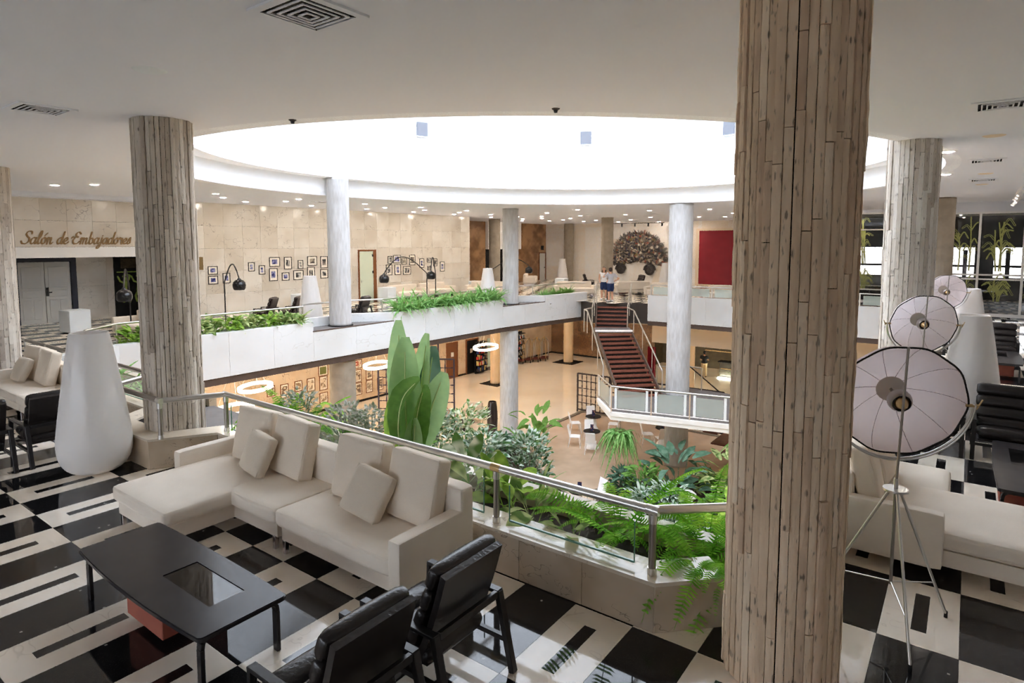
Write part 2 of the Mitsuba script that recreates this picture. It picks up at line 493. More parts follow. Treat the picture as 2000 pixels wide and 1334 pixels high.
def prism(poly, z0, z1):
    poly = poly if hasattr(poly, 'geom_type') else Polygon(poly)
    gs = list(poly.geoms) if hasattr(poly, 'geoms') else [poly]
    ms = []
    for g in gs:
        if g.area < 1e-8:
            continue
        m = trimesh.creation.extrude_polygon(shapely.geometry.polygon.orient(g), z1 - z0, engine='earcut')
        m.apply_translation((0, 0, z0))
        ms.append(m)
    return cat(ms)


def upright(m, axis='x', at=0.0, flip=False):
    """a mesh drawn in (a, b, depth) set on a wall: a runs along y (axis x) or along x (axis y), b is up, depth leaves the wall"""
    A = np.eye(4)
    if axis == 'x':      # wall x = at facing +x
        A[:3, :3] = np.array([[0, 0, 1], [1, 0, 0], [0, 1, 0]])
        A[0, 3] = at
    else:                # wall y = at facing -y
        A[:3, :3] = np.array([[1, 0, 0], [0, 0, -1], [0, 1, 0]])
        A[1, 3] = at
    m = m.copy()
    m.apply_transform(A)
    return m


def ico(r, c=(0, 0, 0), sub=2, s=(1, 1, 1)):
    m = trimesh.creation.icosphere(subdivisions=sub, radius=r)
    m.apply_scale(s)
    m.apply_translation(c)
    return m


def turn(m, deg, axis=(0, 0, 1), at=(0, 0, 0)):
    m = m.copy()
    m.apply_transform(trimesh.transformations.rotation_matrix(math.radians(deg), axis, at))
    return m


def move(m, x=0, y=0, z=0):
    m = m.copy()
    m.apply_translation((x, y, z))
    return m

# ------------------------------------------------------------------ the hall: levels and outlines
CEIL, LOW, SLAB = 4.55, -6.3, -1.05
NOTCH_A = [(-7.95, 4.42), (-8.3, 3.72), (-9.66, 3.72), (-10.1, 4.42)]
NOTCH_B = [(-17.1, 12.05), (-17.9, 12.5), (-17.9, 14.4), (-17.1, 15.5)]
NOTCH_C = [(-17.1, 22.0), (-17.85, 22.5), (-17.85, 24.0), (-16.9, 25.1)]
ATRIUM = ([(-1.15, 5.1), (-1.83, 4.42)] + NOTCH_A + [(-15.9, 4.42), (-16.4, 5.4), (-17.1, 6.3)] + NOTCH_B + NOTCH_C
          + [(-16.4, 28.0), (-15.1, 27.2), (-13.3, 28.4), (-12.6, 28.5), (-1.15, 28.5), (-1.15, 13.2), (-0.42, 12.9), (-0.42, 11.2), (-1.15, 10.9)])
ATR = Polygon(ATRIUM)
HALL = Polygon([(-28.6, -5.0), (7.0, -5.0), (7.0, 44.2), (-28.6, 44.2)])
RECESS = Polygon([(-27.4, 6.4), (-24.3, 6.4), (-24.3, 12.2), (-27.4, 12.2)])

slab = HALL.difference(ATR)
setting('floor', prism(slab, SLAB + 0.02, -0.012), MAT_GROUT, label='upper level floor slab around the open atrium')

# floor tiles: cream and black oblongs in a checker, every cream one with a black inlaid bar
TA, TB, TX, TY = 0.50103, 1.01255, -8.9402, 2.1239
CAMP = np.array([0.0, 0.0])
walkable = HALL.difference(ATR.buffer(-0.15))
cells = []
for i in range(-41, 33):
    for j in range(-7, 42):
        x, y = TX + i * TA, TY + j * TB
        c = (x + TA / 2, y + TB / 2)
        if not walkable.contains(Point(c)):
            continue
        if c[0] < -24.3 and not RECESS.contains(Point(c)) and c[1] < 28.7:
            continue
        f = c[0] * FX + c[1] * FY
        s = c[0] * FY - c[1] * FX
        seen = f > 1.5 and abs(s) < 0.85 * f + 0.6 and (2.9 / f < 0.78)
        near = (c[1] < 4.6 and c[0] < -1) or (c[0] > -1.4)
        cells.append((not (seen and near), math.hypot(*c), i, j, x, y))
cells.sort()
GAP = 0.0012


def tile_mesh(x, y):
    return box(x + GAP, x + TA - GAP, y + GAP, y + TB - GAP, -0.012, 0.0)


def inlay_mesh(x, y):
    return box(x + 0.4 * TA, x + 0.6 * TA, y + 0.21 * TB, y + 0.8 * TB, -0.010, 0.0006)


one_tile, one_bar = {}, None
tile_ply = [shape(tile_mesh(0, 0), m) for m in MAT_WHITETILE] + [shape(tile_mesh(0, 0), MAT_BLACKTILE)]
bar_ply = shape(inlay_mesh(0, 0), MAT_BLACKTILE)
cnt = {'w': 0, 'b': 0}
rest = {'w': [], 'b': [], 'i': []}
for hid, dist, i, j, x, y in cells:
    white = (i + j) % 2 == 0
    k = 'w' if white else 'b'
    if cnt[k] < 240 and not hid:
        cnt[k] += 1
        tw = T().translate([x, y, 0.0])
        if white:
            part('floor', 'cream_tile', tile_ply[(i * 7 + j * 3) % 3], to_world=tw)
            part('floor', 'inlaid_bar', bar_ply, to_world=tw)
        else:
            part('floor', 'black_tile', tile_ply[3], to_world=tw)
    else:
        rest[k].append(tile_mesh(x, y))
        if white:
            rest['i'].append(inlay_mesh(x, y))
part('floor', 'far_cream_tiles', cat(rest['w']), MAT_WHITETILE[0], label='cream tiles of the distant floor', kind='stuff')
part('floor', 'far_black_tiles', cat(rest['b']), MAT_BLACKTILE, label='black tiles of the distant floor', kind='stuff')
part('floor', 'far_inlaid_bars', cat(rest['i']), MAT_BLACKTILE, label='black bars inlaid in the distant cream tiles', kind='stuff')

# ------------------------------------------------------------------ ceiling with the oval opening and the skylight drum
EC, EA, EB, ET = np.array([-9.058, 14.426]), 8.44, 9.65, -0.3254


def oval(s, n=96):
    t = np.linspace(0, 2 * np.pi, n, endpoint=False)
    x, y = s * EA * np.cos(t), s * EB * np.sin(t)
    c, si = math.cos(ET), math.sin(ET)
    return np.stack([EC[0] + x * c - y * si, EC[1] + x * si + y * c], 1)


setting('ceiling', prism(HALL.buffer(0.6, join_style=2).difference(Polygon(oval(1.0))), CEIL, CEIL + 0.12), MAT_CEIL, label='flat white ceiling around the oval skylight')


def band(p, q, z0, z1):
    n = len(p)
    V = np.vstack([np.c_[p, np.full(n, z0)], np.c_[q, np.full(n, z1)]])
    F = []
    for k in range(n):
        k2 = (k + 1) % n
        F += [[k, k2, n + k2], [k, n + k2, n + k]]
    return trimesh.Trimesh(V, F, process=False)


def ringband(s0, s1, z0, z1, th=0.03):
    a, b = oval(s0), oval(s1)
    a2, b2 = oval(s0 + th), oval(s1 + th)
    return cat(band(a, b, z0, z1), band(a2, b2, z0, z1), band(a, a2, z0, z0), band(b, b2, z1, z1))


RIM = 5.13
part('ceiling', 'oval_fascia', ringband(1.0, 1.0, CEIL, RIM), MAT_DRUM, True, label='white band round the oval opening')
part('ceiling', 'oval_soffit', prism(Polygon(oval(1.035)).difference(Polygon(oval(0.945))), RIM, RIM + 0.05), MAT_DRUM, label='narrow soffit above the oval band')
part('ceiling', 'skylight_drum', ringband(0.945, 0.93, RIM + 0.05, 9.2), MAT_DRUM, True, label='white wall of the skylight drum')
part('ceiling', 'drum_cap', prism(Polygon(oval(1.0)).difference(Polygon(oval(0.86))), 9.2, 9.3), MAT_DRUM, label='rim at the top of the skylight drum')
cap = Polygon(oval(0.9))
x0, y0, x1, y1 = cap.bounds
for k in range(7):
    xx = x0 + (k + 0.5) * (x1 - x0) / 7
    g = cap.intersection(shapely.geometry.box(xx - 0.06, y0, xx + 0.06, y1))
    part('ceiling', 'skylight_rib', prism(g, 9.12, 9.24), MAT_WHITE)
roof_hole = Polygon(oval(1.03))

# ------------------------------------------------------------------ walls
PLY = {}


def slab_ply(w, d, h, mat):
    k = (round(w, 4), round(d, 4), round(h, 4), mat)
    if k not in PLY:
        PLY[k] = shape(box(-w / 2, w / 2, -d / 2, d / 2, 0, h, 0.004), mat)
    return PLY[k]


def panels(key, name, p, q, z0, z1, nx, nz, mats, th=0.03, gap=0.003, out=0.0):
    """stone panels along the line p -> q (their faces on its right hand side)"""
    p, q = np.asarray(p, float), np.asarray(q, float)
    d = q - p
    L = np.linalg.norm(d)
    d /= L
    nrm = np.array([d[1], -d[0]])
    a = math.degrees(math.atan2(d[1], d[0]))
    w, h = L / nx, (z1 - z0) / nz
    for i in range(nx):
        for j in range(nz):
            c = p + d * (i + 0.5) * w + nrm * (out - th / 2)
            m = mats[rng.randrange(len(mats))] if isinstance(mats, list) else mats
            part(key, name, slab_ply(w - gap, th, h - gap, m), to_world=xf(c[0], c[1], z0 + j * h + gap / 2, a))


# left: the long beige marble wall with the opening below the lettering
LW = -24.4
setting('wall_left', cat(box(LW - 0.4, LW - 0.03, 3.0, 6.42, 0, CEIL), box(LW - 0.4, LW - 0.03, 6.42, 10.9, 2.46, CEIL), box(LW - 0.4, LW - 0.03, 10.9, 28.7, 0, CEIL)), MAT_GROUT,
        label='long beige marble wall on the left')
panels('wall_left', 'marble_panel', (LW, 3.0), (LW, 6.42), 0.0, CEIL, 4, 5, MAT_BEIGE)
panels('wall_left', 'marble_panel', (LW, 6.42), (LW, 10.9), 2.82, CEIL, 6, 2, MAT_BEIGE)
panels('wall_left', 'marble_panel', (LW, 10.9), (LW, 28.7), 0.0, CEIL, 22, 5, MAT_BEIGE)
part('wall_left', 'white_lintel', box(LW - 0.4, LW + 0.012, 6.42, 10.9, 2.46, 2.815), MAT_WHITE, label='white lintel over the opening')
setting('trim_1', box(LW, LW + 0.75, 3.0, 10.9, CEIL - 0.14, CEIL), MAT_CEIL, label='shallow white ceiling step above the lettering wall')
# recess behind it
RW = -27.35
setting('wall_recess', cat(box(RW - 0.2, RW - 0.03, 6.2, 12.2, 0, 2.7), box(RW - 0.2, LW - 0.4, 6.1, 6.4, 0, 2.7), box(RW - 0.2, LW - 0.4, 12.2, 12.4, 0, 2.7)), MAT_GROUT, label='back wall of the recess')
panels('wall_recess', 'marble_panel', (RW, 9.05), (RW, 12.2), 0.0, 2.6, 3, 2, MAT_BEIGE)
panels('wall_recess', 'marble_panel', (RW, 6.4), (RW, 7.05), 0.0, 2.6, 1, 2, MAT_BEIGE)
part('wall_recess', 'soffit', box(RW - 0.2, LW - 0.38, 6.4, 12.2, 2.47, 2.6), MAT_WHITE)
# far left: brown marble
BW = -28.3
setting('wall_far_left', cat(box(BW - 0.3, BW - 0.03, 28.4, 44.3, 0, CEIL), box(BW - 0.3, LW - 0.38, 28.45, 28.72, 0, CEIL)), MAT_GROUT, label='brown marble wall behind the far lounge')
panels('wall_far_left', 'brown_panel', (BW, 28.75), (BW, 35.05), 0, CEIL, 4, 2, MAT_BROWNWALL)
panels('wall_far_left', 'brown_panel', (BW, 39.15), (BW, 42.0), 0, CEIL, 2, 2, MAT_BROWNWALL)
panels('wall_far_left', 'brown_panel', (BW, 42.0), (BW, 42.95), 2.2, CEIL, 1, 1, MAT_BROWNWALL)
panels('wall_far_left', 'brown_panel', (BW, 42.95), (BW, 44.0), 0, CEIL, 1, 2, MAT_BROWNWALL)
part('wall_far_left', 'white_bulkhead', box(BW - 0.03, BW + 0.25, 35.05, 39.15, 2.55, CEIL), MAT_WHITE, label='white bulkhead over the dark opening')
part('wall_far_left', 'dark_opening', box(BW - 0.03, BW - 0.01, 35.05, 39.15, 0, 2.55), MAT_BLACK, label='dark doorway')
setting('wall_back', box(BW, -7.8, 43.0, 43.3, 0, CEIL), MAT_WHITE, label='cream back wall behind the artwork')
panels('wall_back', 'cream_panel', (BW, 43.0), (-7.8, 43.0), 0, CEIL, 11, 1, [M('cream_wall', pr(lin((232, 216, 194)), 0.55))], 0.02)
setting('wall_behind', cat(box(-28.6, 7.2, -5.2, -5.0, 0, 1.0), box(-28.6, 7.2, -5.2, -5.0, 2.6, CEIL), box(-28.6, -10.2, -5.2, -5.0, 1.0, 2.6), box(-1.0, 7.2, -5.2, -5.0, 1.0, 2.6), *[box(x, x + 0.5, -5.2, -5.0, 1.0, 2.6) for x in (-8.0, -5.6, -3.2)], box(-28.6, LW - 0.4, -5.0, 3.0, 0, CEIL)), MAT_WHITE, label='wall behind the photographer')
setting('wall_right', box(7.0, 7.2, -5.0, 30.3, 0, CEIL), MAT_WHITE, label='right hand wall')
setting('wall_far_right', cat(box(-7.8, -7.5, 34.0, 43.2, 0, CEIL)), MAT_WHITE, label='wall beside the far window')

# ------------------------------------------------------------------ near parapet: marble panels under a coping, broken round each column
LINE = [(-1.36, 4.56), (-1.76, 4.16), (-7.97, 4.16), (-8.38, 3.46), (-9.68, 3.46), (-10.1, 4.16), (-16.2, 4.16)]
PT = 0.40


def wallrun(key, line, z0, z1, th, mat, capmat, cap_th=0.03, label=None, side=1):
    """a wall along the line, growing to its left hand side (side=1)"""
    ls = LineString(line)
    body = ls.buffer(th if side > 0 else -th, single_sided=True, join_style=2, cap_style=2)
    setting(key, prism(body.buffer(-0.028, join_style=2), z0, z1 - cap_th), mat, label=label)
    part(key, 'coping', prism(body.buffer(0.012, join_style=2), z1 - cap_th, z1), capmat, label='pale polished coping')
    return body


near_body = wallrun('wall_near_parapet', LINE, 0, PT, -0.30, MAT_GROUT, MAT_COPING, label='low marble parapet along the near side of the atrium')
for p, q in zip(LINE[:-1], LINE[1:]):
    n = max(1, int(round(math.dist(p, q) / 0.6)))
    panels('wall_near_parapet', 'stone_panel', q, p, 0.0, PT - 0.03, n, 1, MAT_PARAPET, th=0.028)

# the slate ledge the near left column stands on and the planter soil behind the parapet
setting('trim_2', prism([(-7.95, 4.45), (-8.5, 3.78), (-9.6, 3.78), (-10.1, 4.45), (-9.95, 5.15), (-8.1, 5.15)], 0.1, 0.24), MAT_LEDGE, label='grey ledge round the near left column')
setting('trim_3', cat(prism(Polygon([(-1.3, 5.25), (-1.9, 4.48), (-7.8, 4.48), (-7.8, 5.25)]), -0.7, 0.02)), MAT_WHITE, label='trough of the near planter')
part('trim_3', 'soil', box(-7.8, -1.95, 4.46, 5.1, 0.02, 0.2), MAT_SOIL, label='dark planter soil')
part('trim_3', 'rim', cat(box(-7.8, -1.45, 5.1, 5.28, 0.0, 0.36), box(-7.9, -7.8, 4.46, 5.28, 0, 0.36)), MAT_COPING, label='pale rim of the near planter')
setting('trim_4', prism(Polygon([(-10.1, 5.25), (-10.15, 4.48), (-15.8, 4.48), (-15.8, 5.25)]), -0.7, 0.2), MAT_SOIL, label='trough of the left planter')
part('trim_4', 'rim', box(-15.8, -10.1, 5.15, 5.28, 0.0, 0.36), MAT_COPING)
setting('wall_under_near', cat(box(-16.2, -1.2, 4.6, 4.75, LOW, -0.02), box(-1.4, -1.2, 4.6, 28.5, LOW, -0.02)), MAT_CREAMSOFFIT, label='lobby wall below the near gallery')

# ------------------------------------------------------------------ far gallery: white fascia, dark band, planters and the notches at the columns
FA = [(-16.2, 4.9), (-16.85, 6.4), (-16.85, 12.05)]
FB = [(-16.85, 12.05), (-16.85, 15.5)]
FC = [(-16.85, 15.5), (-16.85, 22.1)]
FD = [(-16.85, 22.1), (-16.55, 25.1)]
FE = [(-16.55, 25.1), (-16.05, 28.3)]
PZ = 0.42


def fascia(key, runs, label):
    first = True
    for line, top in runs:
        ls = LineString(line)
        body = ls.buffer(0.22, single_sided=True, join_style=2, cap_style=2)
        m = prism(body, -0.85, top)
        if first:
            setting(key, m, MAT_FASCIA, label=label)
            first = False
        else:
            part(key, 'white_face', m, MAT_FASCIA)
        b2 = ls.buffer(0.5, single_sided=True, join_style=2, cap_style=2).difference(ls.buffer(0.03))
        part(key, 'dark_band', prism(b2, -1.06, -0.85), MAT_DARKBAND, label='dark brown band below the white face')
        for p, q in zip(line[:-1], line[1:]):
            n = max(1, int(round(math.dist(p, q) / 1.5)))
            panels(key, 'white_panel', p, q, -0.85, top, n, 1, MAT_FASCIA, th=0.02, gap=0.004, out=0.02)


fascia('wall_far_left_fascia', [(FA, PZ), (FB, 0.1), (FC, PZ), (FD, 0.1), (FE, PZ)], 'white fascia of the gallery across the atrium')
FR = [(-12.6, 28.25), (-1.1, 28.25)]
fascia('wall_far_right_fascia', [(FR[::-1], PZ)] if False else [(FR, PZ)], 'white fascia of the far right gallery')
for k, (name, pts) in enumerate([('b', [(-16.85, 12.05), (-17.75, 12.45), (-17.75, 14.35), (-16.87, 15.5)]), ('c', [(-16.85, 22.1), (-17.7, 22.5), (-17.7, 24.0), (-16.57, 25.1)])]):
    setting('trim_%d' % (5 + k), prism(Polygon(pts), 0.02, 0.12), MAT_LEDGE, label='grey slate ledge in the notch round a column')
    ls = LineString(pts)
    body = ls.buffer(0.2, single_sided=True, join_style=2, cap_style=2)
    part('trim_%d' % (5 + k), 'low_wall', prism(body, 0.0, PZ), MAT_FASCIA, label='low white wall round the notch')
    part('trim_%d' % (5 + k), 'edge_strip', prism(LineString([pts[0], pts[-1]]).buffer(0.04), 0.105, 0.13), MAT_DARKBAND)
# planter troughs on the far gallery
for k, (a, b) in enumerate([((-17.7, 6.6), (-17.05, 11.9)), ((-17.7, 15.7), (-17.05, 21.9)), ((-17.5, 25.3), (-16.75, 28.0))]):
    setting('trim_%d' % (7 + k), box(a[0], b[0], a[1], b[1], 0.0, 0.3), MAT_SOIL, label='soil of a planter along the far gallery')
    part('trim_%d' % (7 + k), 'back_rim', box(a[0] - 0.1, a[0], a[1], b[1], 0.0, 0.4), MAT_FASCIA)
# right side of the atrium
RLINE = [(-1.0, 28.2), (-1.0, 13.3), (-0.3, 12.95), (-0.3, 11.15), (-1.0, 10.9), (-1.0, 5.0)]
rb = LineString(RLINE).buffer(-0.22, single_sided=True, join_style=2, cap_style=2)
setting('wall_right_parapet', prism(rb, -0.85, PZ), MAT_FASCIA, label='low white parapet on the right of the atrium')
part('wall_right_parapet', 'dark_band', prism(LineString(RLINE).buffer(-0.3, single_sided=True, join_style=2, cap_style=2), -1.06, -0.85), MAT_DARKBAND)
setting('trim_10', box(-1.95, -1.24, 7.2, 10.7, -0.5, 0.34), MAT_FASCIA, label='planter box beside the right hand column')
part('trim_10', 'soil', box(-1.9, -1.3, 7.25, 10.65, 0.34, 0.38), MAT_SOIL)

# ------------------------------------------------------------------ lobby below
setting('floor_lobby', box(-30.5, 7.0, 2.0, 48.0, LOW - 0.2, LOW), MAT_LOWFLOOR, label='polished cream lobby floor')
TERR = Polygon([(-16.65, 4.7), (-16.65, 29.1), (-1.4, 29.1), (-1.4, 4.7)])
setting('floor_terrace', prism(TERR, LOW, LOW + 0.02), MAT_TERRACE, label='worn brown stone floor of the planted court')
part('floor_terrace', 'kerb', cat(box(-16.85, -16.65, 20.0, 29.3, LOW, LOW + 0.07), box(-16.65, -1.4, 29.1, 29.3, LOW, LOW + 0.07)), M('kerb_stone', pr(lin((120, 108, 92)), 0.6)), label='grey stone kerb')
LWW = -28.35
setting('wall_lobby_left', box(LWW - 0.3, LWW - 0.03, 2.0, 44.5, LOW, SLAB), MAT_GROUT, label='warm veined marble wall of the lobby')
panels('wall_lobby_left', 'marble_panel', (LWW, 2.0), (LWW, 44.0), LOW + 0.12, SLAB, 28, 3, MAT_LOWWALL)
part('wall_lobby_left', 'skirting', box(LWW - 0.03, LWW + 0.02, 2.0, 44.0, LOW, LOW + 0.12), MAT_BLACK)
setting('wall_lobby_back', box(LWW, -19.0, 44.0, 44.3, LOW, SLAB), MAT_GROUT, label='marble wall at the back of the lobby')
panels('wall_lobby_back', 'marble_panel', (LWW, 44.0), (-19.0, 44.0), LOW + 0.12, SLAB, 7, 3, MAT_BROWNWALL)
part('wall_lobby_back', 'skirting', box(LWW, -19.0, 43.97, 44.0, LOW, LOW + 0.12), MAT_BLACK)
setting('ceiling_lobby', prism(HALL.buffer(2, join_style=2).difference(ATR.buffer(0.25)), SLAB - 0.05, SLAB + 0.02), MAT_CREAMSOFFIT, label='cream ceiling of the lobby below the gallery')
# reception side under the far right gallery
setting('trim_11', cat(box(-13.2, -1.3, 30.2, 30.5, -2.2, SLAB), box(-13.0, -1.3, 33.5, 33.9, -2.7, SLAB)), MAT_CREAMSOFFIT, label='stepped cream bulkheads over the reception')
setting('wall_reception', cat(box(-19.2, 7.0, 45.5, 45.8, LOW, SLAB), box(6.8, 7.0, 2.0, 45.5, LOW, SLAB), box(-19.2, -19.0, 44.0, 45.6, LOW, SLAB)), M('olive_wall', pr(speckle((108, 98, 74), (80, 72, 54), 3), 0.5)), label='dark olive back wall of the reception')
for k in range(7):
    part('wall_reception', 'shelf_strip', box(-15.6 + 2.2 * k, -13.6 + 2.2 * k, 45.42, 45.5, LOW + 1.3, LOW + 1.36), MAT_BRASS)
part('wall_reception', 'dark_panel', box(-12.0, -7.0, 45.4, 45.5, LOW + 1.6, LOW + 3.0), MAT_BLACK)

# ------------------------------------------------------------------ columns
COLUMN_TXT = {}


def strip_column(x, y, z0, z1, r, label, n=30, detail=False, name='stone_column', tone='grey'):
    key = thing(name, label, 'column')
    part(key, 'core', cyl(x, y, z0, z1, r - 0.028, 40), MAT_JOINT, True, label='dark joints between the strips')
    da = 2 * math.pi / n
    h = z1 - z0
    fa = math.atan2(-y, -x)          # towards the photographer's side
    for k in range(n):
        a0 = k * da + rng.uniform(-0.012, 0.006)
        a1 = (k + 1) * da - (0.0075 / r if detail else 0.012)
        facing = abs((k * da - fa + math.pi) % (2 * math.pi) - math.pi) < 2.0
        cuts = [z0]
        while cuts[-1] < z1 - 0.01:
            nx = cuts[-1] + rng.uniform(0.35, 1.9)
            cuts.append(z1 if nx > z1 - 0.3 else nx)
        if not facing:
            cuts = [z0, z1]
        for zz0, zz1 in zip(cuts[:-1], cuts[1:]):
            rr = r + rng.uniform(-0.010, 0.012)
            nz = max(2, int((zz1 - zz0) / 0.05)) if detail and facing else 2
            na = 4 if detail and facing else 2
            A = np.linspace(a0, a1, na)
            Z = np.linspace(zz0 + 0.003, zz1 - 0.002, nz)
            G = np.array([[(math.cos(a), math.sin(a), z) for a in A] for z in Z])
            R = np.full((nz, na), rr)
            if detail and facing:
                W = np.stack([np.repeat(A[None] * r * 26, nz, 0), np.repeat(Z[:, None] * 11, na, 1), np.full((nz, na), k * 3.1)], -1)
                R = R + 0.016 * (meshkit.fbm(W, 3, 5) - 0.5)
                R[:, 0] -= 0.004
                R[:, -1] -= 0.004
            out = np.stack([x + G[..., 0] * R, y + G[..., 1] * R, G[..., 2]], -1).reshape(-1, 3)
            rin = r - 0.035
            inn = np.stack([x + G[..., 0] * rin, y + G[..., 1] * rin, G[..., 2]], -1).reshape(-1, 3)
            V = np.vstack([out, inn])
            F = []
            N = nz * na
            for i in range(nz - 1):
                for j in range(na - 1):
                    p = i * na + j
                    F += [[p, p + 1, p + na + 1], [p, p + na + 1, p + na]]
            edge = [j for j in range(na)] + [i * na + na - 1 for i in range(1, nz)] + [(nz - 1) * na + j for j in range(na - 2, -1, -1)] + [i * na for i in range(nz - 2, 0, -1)]
            for p, q in zip(edge, edge[1:] + edge[:1]):
                F += [[p, N + q, q], [p, N + p, N + q]]
            part(key, 'stone_strip', trimesh.Trimesh(V, F, process=False), MAT_STRIP[tone][rng.randrange(4)], 40 if detail and facing else False)
    return key


def rough_column(x, y, z0, z1, r, label, mat, amp=0.012, name='column', plinth=None, nz=60):
    key = thing(name, label, 'column')
    n = 40
    prof = np.linspace(z0, z1, nz)
    V = []
    ang = np.arange(n) * 2 * np.pi / n
    for z in prof:
        W = np.stack([np.cos(ang) * 3.2 * r / 0.37, np.sin(ang) * 3.2 * r / 0.37, np.full(n, z * 1.2)], -1)
        rr = r + amp * (meshkit.fbm(W * 3, 3, 2) - 0.5) * 2
        V.append(np.stack([x + np.cos(ang) * rr, y + np.sin(ang) * rr, np.full(n, z)], -1))
    V = np.vstack(V)
    F = []
    for k in range(nz - 1):
        for j in range(n):
            a, b, c, d = k * n + j, k * n + (j + 1) % n, (k + 1) * n + (j + 1) % n, (k + 1) * n + j
            F += [[a, b, c], [a, c, d]]
    V = np.vstack([V, [[x, y, z0], [x, y, z1]]])
    for j in range(n):
        F += [[len(V) - 2, (j + 1) % n, j], [len(V) - 1, (nz - 1) * n + j, (nz - 1) * n + (j + 1) % n]]
    part(key, 'shaft', trimesh.Trimesh(V, F, process=False), mat, True)
    if plinth == 'ring':
        part(key, 'base_ring', cyl(x, y, z0 - 0.0, z0 + 0.03, r + 0.05, 40), MAT_BLACK, 30, label='thin dark ring at the foot')
    elif plinth:
        part(key, 'base_plate', box(x - plinth, x + plinth, y - plinth, y + plinth, z0, z0 + 0.02), MAT_BLACK, label='dark square plate at the foot')
    return key


CR = 0.37
strip_column(-0.92, 4.33, 0, CEIL, CR, 'massive brown stone strip column in the right foreground', 40, True, tone='brown')
strip_column(-8.83, 4.02, 0.24, CEIL, CR, 'weathered stone strip column behind the near white vase lamp', 38, True)
strip_column(-0.81, 12.05, 0, RIM, CR, 'pale stone strip column behind the mauve umbrella lamps', 34, tone='pale')
strip_column(-16.95, 4.1, 0, CEIL, CR, 'stone strip column cut by the left edge of the picture', 28)
rough_column(-17.32, 13.5, 0.12, RIM, CR, 'white rough plaster column on the grey ledge beside the first planter', MAT_ROUGHCOL, plinth='ring')
rough_column(-17.2, 23.15, 0.12, CEIL, CR, 'white plaster column at the end of the spider plant planter', MAT_ROUGHCOL, plinth='ring')
rough_column(-9.5, 24.4, LOW, CEIL, 0.475, 'tall white plaster column passing through the glass railed bridge', MAT_ROUGHCOL, nz=90)
rough_column(-0.85, 26.9, 0, CEIL, CR, 'grey column just right of the pale stone strip column', MAT_GREYCOL)
rough_column(-25.0, 31.9, 0, CEIL, CR, 'grey brown column in front of the dark doorway', MAT_GREYCOL)
rough_column(-25.8, 42.5, 0, CEIL, CR, 'grey half column standing against the cream back wall', MAT_GREYCOL)
rough_column(-18.05, 34.3, 0, CEIL, CR, 'grey column left of the big junk artwork', MAT_GREYCOL)
rough_column(-12.4, 42.6, 0, CEIL, 0.3, 'slim grey column right of the junk artwork', MAT_GREYCOL)
rough_column(-17.4, 13.6, LOW, SLAB, 0.44, 'broad grey board marked column in the lobby among framed prints', MAT_GREYCOL)
rough_column(-17.25, 23.1, LOW, SLAB, 0.43, 'grey white lobby column rising from the plants', MAT_ROUGHCOL)
rough_column(-24.97, 31.9, LOW, SLAB, 0.33, 'cream lobby column behind the ring lamp', MAT_CREAMCOL, 0.001, plinth=0.75)
rough_column(-24.97, 41.2, LOW, SLAB, 0.38, 'cream lobby column right of the luggage trolleys', MAT_CREAMCOL, 0.001, plinth=0.9)
rough_column(-12.2, 33.0, LOW, SLAB, 0.3, 'cream pillar beside the red curtain', MAT_CREAMCOL, 0.001)

# ------------------------------------------------------------------ sofas
def sofa_legs(k, xs, ys, h=0.13):
    for x in xs:
        for y in ys:
            k.add('leg', box(x - 0.022, x + 0.022, y - 0.022, y + 0.022, 0, h, 0.004), MAT_CHROME, label='chrome leg')


def straight_kit():
    """two-seat module: x 0..1.70, front at y 0, back at y 0.9; arm at the right end"""
    k = Kit()
    k.add('base', box(0.03, 1.57, 0.045, 0.86, 0.12, 0.262, 0.012), MAT_SOFA)
    k.add('seat', soft(0.0, 1.565, -0.01, 0.74, 0.268, 0.435, 0.045, (0, 0.008, 0.02), 4), MAT_SOFA, True)
    k.add('back', soft(0.0, 1.70, 0.70, 0.89, 0.14, 0.80, 0.045, (0, 0, 0.004), 4), MAT_SOFA, True)
    k.add('arm', soft(1.565, 1.705, -0.02, 0.80, 0.10, 0.60, 0.022, (0, 0, 0), 3), MAT_SOFA, 30)
    sofa_legs(k, (0.08, 1.55), (0.06, 0.80))
    return k


def chaise_kit():
    """module with a chaise at its left end: x 0..1.88; chaise front y -0.66, seat front y 0"""
    k = Kit()
    P = shapely.geometry.box(0.02, 0.045, 1.85, 0.85).union(shapely.geometry.box(0.02, -0.62, 1.095, 0.2)).buffer(-0.01)
    k.add('base', prism(P, 0.12, 0.262), MAT_SOFA)
    a = soft(0.0, 1.15, -0.665, 0.74, 0.268, 0.435, 0.05, (0.006, 0.008, 0.02), 4)
    b = soft(0.95, 1.875, -0.01, 0.74, 0.268, 0.433, 0.045, (0, 0.008, 0.018), 4)
    k.add('seat', cat(a, b), MAT_SOFA, True)
    k.add('back', soft(0.0, 1.88, 0.70, 0.89, 0.14, 0.80, 0.045, (0, 0, 0.004), 4), MAT_SOFA, True)
    k.add('arm', soft(-0.075, 0.065, 0.0, 0.80, 0.11, 0.60, 0.03, (0, 0, 0.004), 3), MAT_SOFA, 40)
    sofa_legs(k, (0.06,), (-0.58, 0.78))
    sofa_legs(k, (1.08,), (-0.58,))
    sofa_legs(k, (1.80,), (0.06, 0.78))
    return k


